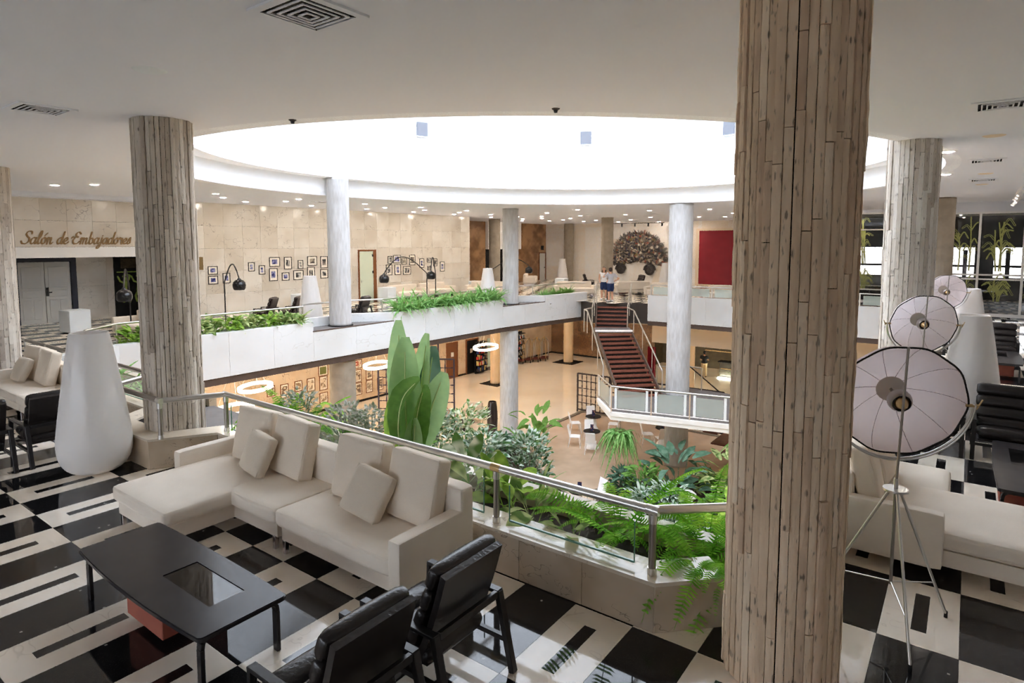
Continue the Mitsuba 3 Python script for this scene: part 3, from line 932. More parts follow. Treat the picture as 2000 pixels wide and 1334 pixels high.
def cushion_kit(w, h, t, r, puff, mat, seed):
    k = Kit()
    k.add('cover', soft(-w / 2, w / 2, -t / 2, t / 2, 0, h, r, (0.0, puff, 0.0), 4, 0.012, seed), mat, True)
    for s in (-1, 1):
        q = r * 0.32
        y = s * (t / 2 - q)
        c = [(-w / 2 + q, y, h / 2), (-w / 2 + q, y, h - 2 * q), (-w / 2 + 2 * q, y, h - q), (0, y, h - q), (w / 2 - 2 * q, y, h - q), (w / 2 - q, y, h - 2 * q), (w / 2 - q, y, h / 2), (w / 2 - q, y, 2 * q), (w / 2 - 2 * q, y, q), (0, y, q), (-w / 2 + 2 * q, y, q), (-w / 2 + q, y, 2 * q)]
        k.add('piping', tube(spline(c, 5, True), 0.0045, 6, closed=True), mat, True)
    return k


STRAIGHT, CHAISE = straight_kit(), chaise_kit()
BACKC = [cushion_kit(0.63, 0.60, 0.18, 0.045, 0.028, MAT_CUSHION, s) for s in (1, 2)]
PILLOW = [cushion_kit(0.43, 0.43, 0.12, 0.045, 0.045, MAT_PILLOW, s) for s in (5, 6)]

SX, SY = -5.12, 3.18     # where the two modules of the near sofa meet
CHAISE.put('sofa_module', xf(SX - 1.885, SY), 'pale beige chaise end sofa module behind the black coffee table', 'sofa')
STRAIGHT.put('sofa_module', xf(SX, SY), 'pale beige two seat sofa module with square arm, nearest the black armchairs', 'sofa')
for n, (x, lean, tw, b, lb) in enumerate([
        (-6.42, -13, 3, 0, 'leftmost large beige back cushion of the near sofa'),
        (-5.74, -14, -4, 1, 'second large beige back cushion from the left on the near sofa'),
        (-4.62, -13, 2, 1, 'third large beige back cushion from the left on the near sofa'),
        (-3.90, -14, -3, 0, 'rightmost large beige back cushion of the near sofa, by the arm')]):
    BACKC[b].put('back_cushion', xf(x, SY + 0.57, 0.445, tw, lean), lb, 'cushion', 'large cushions on the near sofa')
PILLOW[0].put('throw_pillow', xf(-6.05, SY + 0.31, 0.475, -6, -24, 4), 'small square taupe pillow on the chaise end of the near sofa', 'pillow', 'small pillows on the near sofa')
PILLOW[1].put('throw_pillow', xf(-4.28, SY + 0.29, 0.48, 7, -28, 12), 'small square taupe pillow tipped against the cushions by the arm of the near sofa', 'pillow', 'small pillows on the near sofa')

# left sofa beyond the white vase lamp, along the same parapet
STRAIGHT.put('sofa_module', xf(-12.6, SY + 0.02), 'beige sofa module partly behind the near white vase lamp', 'sofa')
STRAIGHT.put('sofa_module', xf(-12.6, SY + 0.02, mirror=True), 'beige sofa module with arm at the left picture edge', 'sofa')
BACKC[0].put('back_cushion', xf(-13.75, SY + 0.57, 0.445, 4, -13), 'large beige cushion at the back of the left edge sofa', 'cushion', 'cushions on the left sofa')
BACKC[1].put('back_cushion', xf(-13.02, SY + 0.55, 0.445, -3, -14), 'large beige cushion on the left edge sofa nearest the vase lamp', 'cushion', 'cushions on the left sofa')
PILLOW[0].put('throw_pillow', xf(-13.55, SY + 0.30, 0.475, 3, -25), 'small taupe pillow on the left edge sofa', 'pillow')

# right sofa: back along the atrium, chaise end towards the photographer
RSX, RSY = -0.06, 6.33
CHAISE.put('sofa_module', xf(RSX, RSY, 0, 90, mirror=False, s=[1, 1, 1]), 'beige chaise sofa at the right behind the large mauve umbrella lamp', 'sofa')
BACKC[0].put('back_cushion', xf(RSX - 0.57, RSY + 0.38, 0.445, 90 + 4, -13), 'beige back cushion of the right hand sofa seen beside the column', 'cushion')
BACKC[1].put('back_cushion', xf(RSX - 0.55, RSY + 1.06, 0.445, 90 - 5, -14), 'second beige back cushion of the right hand sofa, behind the lamp pole', 'cushion')
# the group behind it
STRAIGHT.put('sofa_module', xf(-0.1, 13.9, 0, 90), 'beige sofa seen behind the middle umbrella lamp', 'sofa')
BACKC[0].put('back_cushion', xf(-0.68, 14.6, 0.445, 92, -13), 'beige cushion of the sofa behind the middle umbrella lamp', 'cushion')

# ------------------------------------------------------------------ coffee tables: bowed black top with a glass inset over a red drawer box
def table_kit():
    """length 1.96 along x, width 0.64 along y, centred, top at 0.42"""
    k = Kit()
    L, W = 0.98, 0.315
    xs = np.linspace(-L, L, 25)
    low = [(x, -W - 0.045 * (1 - (x / L) ** 2)) for x in xs]
    high = [(x, W + 0.02 * (1 - (x / L) ** 2)) for x in xs[::-1]]
    P = Polygon(low + high).buffer(-0.04).buffer(0.04)
    hole = shapely.geometry.box(0.0, -0.095, 0.68, 0.165)
    top = cat(prism(P.buffer(-0.006).difference(hole), 0.385, 0.42), prism(P.difference(hole.buffer(0.01)), 0.391, 0.414))
    k.add('top', top, MAT_TABLETOP, 30)
    k.add('glass_inset', box(0.002, 0.678, -0.093, 0.163, 0.398, 0.414), MAT_DKGLASS, label='dark mirror glass let into the top')
    for sx in (-1, 1):
        pts = [(sx * 0.90, sy * y, z) for sy, lst in ((-1, [(0.27, 0.0), (0.27, 0.30), (0.262, 0.345), (0.235, 0.37)]), (1, [(0.235, 0.37), (0.262, 0.345), (0.27, 0.30), (0.27, 0.0)])) for y, z in lst]
        for half, nm in ((pts[:4], 'leg'), (pts[4:], 'leg')):
            seg = [obox(a, b, 0.03, 0.055, (1, 0, 0), 0.004) for a, b in zip(half[:-1], half[1:])]
            k.add('leg', cat(seg), MAT_BLACKMETAL, label='bent flat steel leg')
        k.add('crossbar', box(sx * 0.90 - 0.027, sx * 0.90 + 0.027, -0.24, 0.24, 0.362, 0.386), MAT_BLACKMETAL)
    k.add('drawer_box', box(-0.02, 0.50, -0.20, 0.24, 0.05, 0.385, 0.006), MAT_REDWOOD, label='rust red suede box below the top')
    k.parts[-1] = (k.parts[-1][0], shape(box(-0.36, 0.22, -0.21, 0.27, 0.05, 0.385, 0.006), MAT_REDWOOD), k.parts[-1][2], None)
    return k


TABLE = table_kit()
TABLE.put('coffee_table', xf(-4.76, 2.115), 'low black coffee table with glass inset and red box in the left foreground', 'coffee table')
TABLE.put('coffee_table', xf(0.66, 8.85, 0, 90), 'low black coffee table cut by the right edge beside the chaise', 'coffee table')
TABLE.put('coffee_table', xf(0.68, 17.4, 0, 90), 'small distant black coffee table with red box right of the white vase lamp', 'coffee table')

# ------------------------------------------------------------------ armchairs
def armchair_kit(brown=False):
    """faces -x; origin under the middle"""
    k = Kit()
    W = 0.315
    fm, lm = (MAT_BLACKMETAL, MAT_BROWNLEATHER) if brown else (MAT_BLACKMETAL, MAT_LEATHER)
    for s in (-1, 1):
        y = s * W
        k.add('arm', box(-0.34, 0.33, y - 0.03, y + 0.03, 0.525, 0.55, 0.004), fm, label='flat black arm')
        k.add('front_leg', obox((-0.33, y, 0.53), (-0.36, y, 0.0), 0.05, 0.03, (1, 0, 0), 0.004), fm)
        k.add('rear_leg', obox((0.315, y, 0.54), (0.44, y, 0.0), 0.05, 0.045, (1, 0, 0), 0.004), fm)
        k.add('side_rail', box(-0.34, 0.39, y - 0.02, y + 0.02, 0.20, 0.235, 0.004), fm)
    k.add('crossbar', box(0.30, 0.335, -W + 0.03, W - 0.03, 0.50, 0.55, 0.004), fm)
    k.add('front_rail', box(-0.35, -0.31, -W + 0.02, W - 0.02, 0.2, 0.235, 0.004), fm)

    def line(t, off):      # the reclined back: t along it from the seat, off in front of it
        a = np.array([0.13, 0, 0.24])
        d = np.array([0.27, 0, 0.66])
        d = d / np.linalg.norm(d)
        nn = np.array([-d[2], 0, d[0]])
        return a + d * t + nn * off
    shell = []
    ys = W - 0.035
    for t0, t1, o0, o1 in ((0.0, 0.26, 0.0, -0.012), (0.26, 0.50, -0.012, 0.0), (0.50, 0.70, 0.0, 0.02)):
        pts = []
        for t, o in ((t0, o0), (t1, o1)):
            for off in (o, o + 0.045):
                for y in (-ys, ys):
                    q = line(t, off)
                    pts.append((q[0], y, q[2]))
        shell.append(hull(pts))
    k.add('back_shell', cat(shell), lm, 20)
    for n, (t, rr) in enumerate(((0.63, 0.085), (0.47, 0.085), (0.31, 0.085), (0.17, 0.08))):
        c = line(t, 0.105 if n else 0.115)
        m = soft(-0.05, 0.05, -ys - 0.02, ys + 0.02, -rr, rr, 0.05, (0.02, 0, 0), 3)
        m = turn(m, 22, (0, 1, 0))
        k.add('back_roll', move(m, c[0], 0, c[2]), lm, True)
    for n in range(3):
        x = -0.25 + n * 0.19
        m = soft(-0.10, 0.10, -W + 0.035, W - 0.035, -0.06, 0.06, 0.058, (0, 0, 0.02), 3)
        k.add('seat_roll', move(turn(m, 6, (0, 1, 0)), x, 0, 0.375 - n * 0.022), lm, True)
    k.add('seat_frame', box(-0.31, 0.2, -W + 0.05, W - 0.05, 0.26, 0.30, 0.01), fm)
    return k


CHAIR = armchair_kit()
BCHAIR = armchair_kit(True)
CHAIR.put('armchair', xf(-2.80, 2.09), 'black leather armchair seen from behind, nearest in the foreground', 'armchair')
CHAIR.put('armchair', xf(-2.80, 2.89), 'black leather armchair seen from behind, between the sofa arm and the parapet', 'armchair')
CHAIR.put('armchair', xf(-10.06, 2.89), 'black leather armchair seen from behind, left of the white vase lamp', 'armchair')
CHAIR.put('armchair', xf(-10.06, 2.09), 'black leather armchair cut by the left picture edge', 'armchair')
CHAIR.put('armchair', xf(0.47, 10.62, 0, 90), 'black armchair with roll cushions facing the camera at the right edge', 'armchair')
CHAIR.put('armchair', xf(-0.28, 10.62, 0, 90), 'black armchair half hidden behind the large umbrella lamp', 'armchair')
CHAIR.put('armchair', xf(0.72, 19.3, 0, 90), 'distant black armchair right of the white vase lamps', 'armchair')
CHAIR.put('armchair', xf(-0.1, 19.0, 0, 90), 'distant black armchair behind the middle umbrella lamp', 'armchair')
BCHAIR.put('armchair', xf(-21.0, 13.0, 0, 35), 'brown black armchair left of the pair behind the first planter', 'armchair')
BCHAIR.put('armchair', xf(-20.55, 13.75, 0, 35), 'brown black armchair right of the pair behind the first planter', 'armchair')
CHAIR.put('armchair', xf(-18.75, 15.5, 0, 20), 'black armchair behind the rail right of the white column', 'armchair')
BCHAIR.put('armchair', xf(-20.3, 36.0, 0, 215), 'dark brown armchair beyond the small far planter', 'armchair')
BCHAIR.put('armchair', xf(-17.2, 37.0, 0, 60), 'dark brown armchair below the junk artwork', 'armchair')

# ------------------------------------------------------------------ white vase lamps
def vase_kit():
    k = Kit()
    prof = [(0.0, 0.0), (0.16, 0.0), (0.27, 0.03), (0.35, 0.10), (0.402, 0.22), (0.418, 0.36), (0.41, 0.50), (0.378, 0.75), (0.335, 1.05), (0.285, 1.38), (0.222, 1.76), (0.212, 1.79), (0.20, 1.785), (0.195, 1.72), (0.0, 1.70)]
    p = spline(prof[:-4], 5)
    p[:, 0] = np.maximum(p[:, 0], 0)
    k.add('body', lathe(np.vstack([p, prof[-4:]]), 48), MAT_LAMPWHITE, 50)
    return k


VASE = vase_kit()
for x, y, lb in [(-8.93, 3.06, 'large white vase shaped floor lamp in the left foreground'), (0.10, 12.15, 'large white vase lamp behind the right hand armchairs'),
                 (0.05, 19.4, 'smaller looking white vase lamp behind the other one at right'), (-18.85, 13.4, 'white vase lamp left of the white column at the first planter'),
                 (-18.2, 22.7, 'white vase lamp left of the column at the spider plant planter'), (-25.2, 40.6, 'white vase lamp in the far left corner of the far lounge'),
                 (-14.6, 35.2, 'white vase lamp half hidden by the tall bridge column')]:
    VASE.put('vase_lamp', xf(x, y), lb, 'floor lamp')

# ------------------------------------------------------------------ mauve umbrella lamps on tripods
def umbrella_kit(mast_only=False):
    """mast at the origin, open side facing -y, tilted; hub of the tripod at 1.08"""
    k = Kit()
    feet = [np.array([0.53 * math.cos(a), 0.53 * math.sin(a), 0.0]) for a in np.radians([-75, 45, 165])]
    hub = np.array([0, 0, 1.08])
    for f in feet:
        top = hub + np.array([f[0], f[1], 0]) * 0.06
        k.add('leg', tube([top, f + [0, 0, 0.03]], 0.0105, 10), MAT_STEEL, True)
        k.add('foot', tube([f + [0, 0, 0.05], f], 0.013, 10), MAT_BLACK, True, label='black rubber foot')
        mid = top + (f - top) * 0.72
        k.add('spreader', tube([mid, (0, 0, 0.36)], 0.006, 8), MAT_STEEL, True)
    k.add('hub_plate', cat(cyl(0, 0, 1.07, 1.085, 0.085, 28), cyl(0, 0, 1.085, 1.16, 0.016, 14)), MAT_STEEL, 30)
    k.add('centre_post', tube([(0, 0, 1.08), (0, 0, 0.34)], 0.012, 10), MAT_STEELDK, True)
    # shade frame: local axis +w points out of the open side
    c = np.array([0.0, 0.11, 1.72])
    w = np.array([0.30, -0.92, -0.21])
    w /= np.linalg.norm(w)
    e1 = np.cross(np.array([0, 0, 1.0]), w)
    e1 /= np.linalg.norm(e1)
    e2 = np.cross(w, e1)
    R, D = 0.445, 0.26
    nr = 10

    def at(a, t):       # t 0 apex .. 1 rim
        rad = R * math.sin(t * math.pi / 2) ** 0.9
        d = -D * math.cos(t * math.pi / 2) ** 1.0
        sc = 1 - 0.022 * abs(math.sin(a * nr / 2)) ** 0.6 * t
        sc = 1 - 0.022 * (1 - abs(math.cos(a * nr / 2)) ** 2) * t
        return c + (e1 * math.cos(a) + e2 * math.sin(a)) * rad * sc + w * d
    seg = 12
    for g in range(nr):
        ts = np.linspace(0.1, 1, 9)
        As = np.linspace(g, g + 1, 5) * 2 * math.pi / nr
        V = np.array([[at(a, t) for a in As] for t in ts]).reshape(-1, 3)
        F = []
        for i in range(8):
            for j in range(4):
                p = i * 5 + j
                F += [[p, p + 1, p + 6], [p, p + 6, p + 5]]
        k.add('shade_gore', trimesh.Trimesh(V, F, process=False), MAT_SHADE, True)
        k.add('rib', tube([at(As[0], t) + w * 0.004 for t in ts], 0.0016, 5), MAT_SEAM, True)
    rim = [at(a, 1.0) for a in np.linspace(0, 2 * np.pi, 120, endpoint=False)]
    k.add('rim', tube(rim, 0.007, 6, closed=True), MAT_BLACK, True, label='black bound rim')
    hubc = c - w * (D - 0.03)
    hd = lathe([(0, 0), (0.105, 0.0), (0.105, 0.006), (0, 0.012)], 32)
    A = np.eye(4)
    A[:3, 0], A[:3, 1], A[:3, 2], A[:3, 3] = e1, e2, w, hubc
    hd.apply_transform(A)
    k.add('inner_disc', hd, MAT_DISC, 30, label='grey disc at the bottom of the shade')
    bc = c - w * 0.02
    k.add('lamp_arm', tube([hubc, bc], 0.012, 10), MAT_STEELDK, True)
    b = ico(0.085, (0, 0, 0), 3)
    b = b.slice_plane((0, 0, 0.055), (0, 0, -1))
    b.apply_transform(np.block([[np.stack([e1, e2, w], 1), (bc[:, None])], [np.zeros((1, 3)), np.ones((1, 1))]]))
    k.add('bulb_reflector', b, MAT_STEELDK, True, label='bronze ball reflector before the bulb')
    cap_ = lathe([(0, 0.0), (0.05, 0.0), (0.035, 0.03), (0.03, 0.045), (0.012, 0.07), (0.0, 0.09)], 20)
    cap_.apply_transform(np.block([[np.stack([e1, e2, w], 1), ((bc + w * 0.05)[:, None])], [np.zeros((1, 3)), np.ones((1, 1))]]))
    k.add('finial', cap_, MAT_BRASS, 30, label='brass finial')
    # mast crossing the open side, and the yoke below
    mast_top = c + e2 * R + w * 0.012
    low = c - e2 * (R + 0.02) + w * 0.012
    k.add('mast', tube([mast_top, (0, 0, 1.10)], 0.0095, 10), MAT_STEELDK, True)
    yoke = [c + (e1 * math.cos(a) + e2 * math.sin(a)) * (R + 0.035) for a in np.radians(np.linspace(-182, 2, 50))]
    yk = []
    for q0, q1 in zip(yoke[:-1], yoke[1:]):
        yk.append(q0)
    k.add('yoke', cat(tube(yoke, 0.010, 8), tube([q + w * 0.03 for q in yoke], 0.006, 6)), MAT_STEEL, True, label='polished steel yoke under the shade')
    for s in (-1, 1):
        q = c + e1 * s * (R + 0.035)
        k.add('pivot_knob', cat(tube([q - e1 * s * 0.05, q + e1 * s * 0.03], 0.012, 8), tube([q + e1 * s * 0.02 - e2 * 0.03, q + e1 * s * 0.05 + e2 * 0.05], 0.006, 6)), MAT_BRASS, True)
    return k


UMB = umbrella_kit()
UMB.put('umbrella_lamp', xf(-0.36, 5.31, 0, 4), 'nearest and largest mauve umbrella lamp on a steel tripod', 'floor lamp')
UMB.put('umbrella_lamp', xf(-0.50, 10.85, 0, 4), 'middle mauve umbrella lamp in front of the pale stone column', 'floor lamp')
UMB.put('umbrella_lamp', xf(-0.42, 18.6, 0, 4), 'farthest mauve umbrella lamp', 'floor lamp')

# ------------------------------------------------------------------ white cubes, arc lamps and distant seats of the far lounge
def cube_kit():
    k = Kit()
    k.add('body', box(-0.325, 0.325, -0.325, 0.325, 0.03, 0.75, 0.012), MAT_CUBE)
    k.add('foot', box(-0.25, 0.25, -0.25, 0.25, 0, 0.03), MAT_BLACK)
    return k


CUBE = cube_kit()
for x, y, lb in [(-23.7, 7.75, 'grey white cube table left, in front of the lettering wall'), (-23.4, 16.2, 'white cube table between the brown armchairs and a vase lamp'),
                 (-23.6, 21.3, 'white cube table in front of the long white sofa'), (-23.5, 28.2, 'white cube table left of the vase lamp at the spider plants'),
                 (-20.9, 33.6, 'pale green white cube table in the far lounge')]:
    CUBE.put('cube_table', xf(x, y, 0, 8), lb, 'cube table')


def arc_lamp(bx, by, sx, sy, zs, za, label):
    """base at (bx, by), shade hanging at (sx, sy) with its middle at zs, apex height za"""
    key = thing('arc_lamp', label, 'floor lamp')
    b, s = np.array([bx, by]), np.array([sx, sy])
    pts = [(bx, by, 0.05), (bx, by, 1.15), (bx, by, 1.5)]
    for t in np.linspace(0.12, 1, 9):
        q = b + (s - b) * t
        z = 1.5 + (za - 1.5) * math.sin(min(1, t / 0.62) * math.pi / 2) if t < 0.62 else za - (za - zs - 0.24) * ((t - 0.62) / 0.38) ** 1.7
        pts.append((q[0], q[1], z))
    part(key, 'stem', tube(spline(pts, 5), 0.022, 8), MAT_BLACKMETAL, True)
    part(key, 'base', cyl(bx, by, 0, 0.06, 0.17, 28), MAT_BLACKMETAL, 30)
    part(key, 'shade', lathe_at([(0.02, 0.235), (0.05, 0.23), (0.06, 0.19), (0.13, 0.165), (0.19, 0.10), (0.215, 0.0), (0.20, -0.10), (0.165, -0.165), (0.15, -0.16), (0.18, -0.1), (0.19, 0.0), (0.1, 0.13), (0.0, 0.15)], sx, sy, zs), MAT_BLACKSHADE, 50, label='glossy black ball shade')
    return key


def lathe_at(prof, x, y, z, n=28):
    m = lathe(prof, n)
    m.apply_translation((x, y, z))
    return m


arc_lamp(-21.6, 11.75, -20.0, 11.40, 1.52, 2.22, 'black arc lamp before the blue framed photos')
arc_lamp(-20.9, 21.4, -20.0, 17.90, 1.44, 2.35, 'black arc lamp with its ball shade left of the long white sofa')
arc_lamp(-20.1, 20.86 + 0.3, -20.0, 20.75, 1.47, 2.30, 'black arc lamp rising behind the spider plants')
arc_lamp(-21.6, 8.6, -20.0, 7.82, 1.39, 2.15, 'black arc lamp half hidden by the near left column')
arc_lamp(-20.9, 26.4, -20.0, 28.66, 1.45, 2.10, 'black arc lamp before the far brown marble wall')

FARSOFA = Kit()
FARSOFA.add('seat', soft(0, 2.0, 0, 0.8, 0.12, 0.42, 0.05, (0, 0, 0.02), 3), MAT_SOFA, True)
FARSOFA.add('back', soft(0, 2.0, 0.68, 0.9, 0.3, 0.78, 0.06, (0, 0, 0.01), 3), MAT_SOFA, True)
FARSOFA.add('arm', soft(-0.16, 0.02, 0, 0.88, 0.12, 0.58, 0.04, (0, 0, 0), 3), MAT_SOFA, 40)
FARSOFA.add('arm', soft(1.98, 2.16, 0, 0.88, 0.12, 0.58, 0.04, (0, 0, 0), 3), MAT_SOFA, 40)
FARSOFA.add('leg', box(0.0, 0.06, 0.05, 0.85, 0, 0.13), MAT_CHROME)
FARSOFA.add('leg', box(1.94, 2.0, 0.05, 0.85, 0, 0.13), MAT_CHROME)
for x, y, r, lb in [(-23.4, 21.9, 90, 'long white sofa before the marble wall, left half'), (-23.4, 24.15, 90, 'long white sofa before the marble wall, right half'),
                    (-21.9, 8.2, 0, 'cream sofa left of the near left column beyond the rail'), (-24.9, 36.5, 120, 'cream sofa in the far left lounge'),
                    (-23.1, 26.9, 20, 'low cream sofa behind the far small planter'), (-18.6, 29.6, 40, 'low white bench sofa just behind the far small planter'),
                    (-15.6, 34.3, -130, 'white armchair sofa right of the stair head'), (-14.3, 31.8, 0, 'white sofa behind the glass rail of the far right gallery'),
                    (-11.0, 31.8, 0, 'white sofa below the red wall panel')]:
    FARSOFA.put('sofa', xf(x, y, 0, r), lb, 'sofa')
TABLE.put('coffee_table', xf(-16.3, 33.0, 0, 60), 'distant red and black coffee table behind the standing man', 'coffee table')

# ------------------------------------------------------------------ guard rails
def rail(key, pts, r, mat, smoothpts=False):
    """a handrail through the points, with a ball at each bend"""
    ms = []
    for a, b in zip(pts[:-1], pts[1:]):
        ms.append(tube([a, b], r, 14))
    for p in pts[1:-1]:
        ms.append(ico(r * 1.02, p, 2))
    return part(key, 'handrail', cat(ms), mat, 50)


def glass_panel(key, a, b, z0, z1, mat=None, th=0.012, name='glass_panel'):
    a, b = np.asarray(a, float), np.asarray(b, float)
    V = np.array([[a[0], a[1], z0], [b[0], b[1], z0], [b[0], b[1], z1], [a[0], a[1], z1]])
    part(key, name, trimesh.Trimesh(V, [[0, 1, 2], [0, 2, 3]], process=False), mat or MAT_GLASS)


ZR = 0.90
g = thing('guard_rail', 'polished steel handrail with glass panels along the near parapet behind the sofa', 'railing')
P0 = [(-1.30, 4.74), (-1.83, 4.27), (-7.93, 4.27), (-8.28, 3.58), (-9.70, 3.58), (-10.07, 4.27), (-15.9, 4.27)]
rail(g, [(x, y, ZR) for x, y in P0[:4]], 0.036, MAT_STEEL)
rail(g, [(x, y, ZR) for x, y in P0[3:]], 0.036, MAT_STEELDK)
for x, y in [P0[1], (-3.33, 4.27), (-4.9, 4.27), (-6.45, 4.27), P0[2], P0[3], P0[4], P0[5], (-11.6, 4.27), (-13.1, 4.27), (-14.6, 4.27), (-15.85, 4.27)]:
    part(g, 'post', cyl(x, y, PT, ZR - 0.02, 0.029, 18), MAT_STEELDK, 40)
    part(g, 'post_collar', cat(cyl(x, y, PT, PT + 0.05, 0.036, 18), cyl(x, y, ZR - 0.10, ZR - 0.03, 0.034, 18)), MAT_STEEL, 40)
    part(g, 'rail_sleeve', tube([(x - 0.05, y, ZR), (x + 0.05, y, ZR)], 0.0385, 14), MAT_BRASS if x == -3.33 else MAT_STEEL, 40)
for a, b in [(-1.98, -3.18), (-3.48, -4.75), (-5.05, -6.3), (-6.6, -7.8), (-10.3, -11.5), (-11.7, -13.0), (-13.2, -14.5), (-14.7, -15.8)]:
    glass_panel(g, (a, 4.27), (b, 4.27), PT + 0.05, ZR - 0.13)
    part(g, 'glass_edge', cat(box(b, a, 4.262, 4.278, PT + 0.04, PT + 0.055), box(a, a + 0.006, 4.264, 4.276, PT + 0.04, ZR - 0.13), box(b - 0.006, b, 4.264, 4.276, PT + 0.04, ZR - 0.13)), MAT_GLASSEDGE, label='green glass edges')

g = thing('guard_rail', 'steel handrail behind the plants of the gallery across the atrium', 'railing')
PB = [(-16.6, 5.6), (-17.45, 6.6), (-17.45, 12.1), (-17.98, 12.45), (-17.98, 14.4), (-17.45, 15.5), (-17.45, 22.0), (-17.95, 22.5), (-17.95, 24.0), (-17.3, 25.1), (-16.95, 28.2), (-16.2, 28.35)]
rail(g, [(x, y, 0.88) for x, y in PB], 0.03, MAT_STEEL)
for (x, y), (x2, y2) in zip(PB[:-1], PB[1:]):
    n = max(1, int(math.dist((x, y), (x2, y2)) / 1.4))
    for k in range(n):
        t = k / n
        part(g, 'post', cyl(x + (x2 - x) * t, y + (y2 - y) * t, 0.0, 0.86, 0.022, 10), MAT_STEEL, 40)
g = thing('guard_rail', 'steel rail with teal glass panels on the far right gallery', 'railing')
xs = [-12.5, -11.0, -9.5, -8.0, -6.5, -5.0, -3.5, -2.0]
rail(g, [(x, 28.4, 0.92) for x in xs], 0.03, MAT_STEEL)
for a, b in zip(xs[:-1], xs[1:]):
    part(g, 'post', box(a - 0.025, a + 0.025, 28.37, 28.43, 0.42, 0.90, 0.004), MAT_STEEL)
    part(g, 'glass_panel', box(a + 0.12, b - 0.12, 28.395, 28.405, 0.47, 0.84), MAT_FROST)

# ------------------------------------------------------------------ staircase and bridge, laid out in metres right / ahead of the photographer
st = thing('staircase', 'floating stair with mahogany treads descending from the far gallery to the bridge', 'staircase')


def P3(X, Y, z):
    u, v = XY(X, Y)
    return np.array([u, v, z])


def flight(c0, c1, z0, z1, n, w0, w1):
    """n risers from (centre c0, z0) down to (c1, z1); treads are n-1, each a thick board with dark open risers behind"""
    c0, c1 = np.array(c0, float), np.array(c1, float)
    d = (c1 - c0) / np.linalg.norm(c1 - c0)
    s = np.array([-d[1], d[0]])
    s = np.array([d[1], -d[0]]) if s[0] < 0 else s
    for k in range(n):
        t = (k + 0.5) / n
        c = c0 + (c1 - c0) * t
        z = z0 + (z1 - z0) * (k + 1) / n
        w = w0 + (w1 - w0) * t
        dep = np.linalg.norm(c1 - c0) / n * 1.12
        for nm, mat, hh, zz, ww, dd in (('tread', MAT_TREAD, 0.07, z, w, dep), ('riser_board', MAT_TREADDK, abs(z1 - z0) / n + 0.02, z - 0.071, w * 0.9, dep * 0.3)):
            m = box(-ww / 2, ww / 2, -dd / 2, dd / 2, -hh, 0, 0.006)
            u, v = XY(*c)
            au, av = XY(*s)
            part(st, nm, turn(m, math.degrees(math.atan2(av, au))), mat, to_world=T().translate([u, v, zz]))
    return s, d


A0, A1 = (4.98, 30.6), (4.68, 28.95)
B0, B1 = (4.66, 28.0), (5.25, 24.6)
flight(A0, A1, 0.0, -1.0, 6, 1.55, 1.55)
lp = [XY(3.82, 28.0), XY(5.48, 28.0), XY(5.52, 28.98), XY(3.88, 28.98)]
part(st, 'landing', prism(lp, -1.12, -1.0), MAT_LEDGE)
part(st, 'landing_nosing', prism([XY(3.80, 27.97), XY(5.50, 27.97), XY(5.50, 28.04), XY(3.80, 28.04)], -1.07, -0.99), MAT_WHITE, label='pale nosing of the landing')
flight(B0, B1, -1.0, -3.2, 14, 1.58, 1.72)
for s, pts in ((-1, [P3(4.2, 30.5, -0.15), P3(3.95, 28.95, -1.1), P3(3.85, 28.0, -1.15), P3(4.36, 24.5, -3.35)]), (1, [P3(5.74, 30.5, -0.15), P3(5.45, 28.95, -1.1), P3(5.46, 28.0, -1.15), P3(6.12, 24.5, -3.35)])):
    part(st, 'stringer', cat([obox(a, b, 0.06, 0.2) for a, b in zip(pts[:-1], pts[1:])]), MAT_DARKBAND)
Lr = [P3(4.22, 30.75, 0.95), P3(3.75, 28.75, -0.05), P3(3.32, 28.3, -0.08), P3(3.42, 27.9, -0.1), P3(3.75, 25.0, -2.05), P3(3.62, 24.3, -2.3)]
Rr = [P3(5.95, 30.75, 0.95), P3(5.42, 28.85, -0.05), P3(5.55, 28.0, -0.1), P3(6.15, 24.95, -2.25)]
for r in (Lr, Rr):
    for a, b in zip(r[:-1], r[1:]):
        part(st, 'handrail', tube([a, b], 0.032, 10), MAT_STEEL, 50)
    for a in r:
        part(st, 'baluster', tube([a, a - [0, 0, 1.02]], 0.022, 8), MAT_STEEL, 50)
    for a, b in zip(r[:-1], r[1:]):
        L = np.linalg.norm(b - a)
        for t in np.arange(1, int(L / 1.3) + 1) / (int(L / 1.3) + 1):
            q = a + (b - a) * t
            part(st, 'baluster', tube([q, q - [0, 0, 1.0]], 0.018, 8), MAT_STEEL, 50)
for a, b in ((Rr[0], Rr[1]),):
    V = np.array([a - [0, 0, 0.15], b - [0, 0, 0.15], b - [0, 0, 0.9], a - [0, 0, 0.9]])
    part(st, 'glass_panel', trimesh.Trimesh(V, [[0, 1, 2], [0, 2, 3]], process=False), MAT_GLASS)

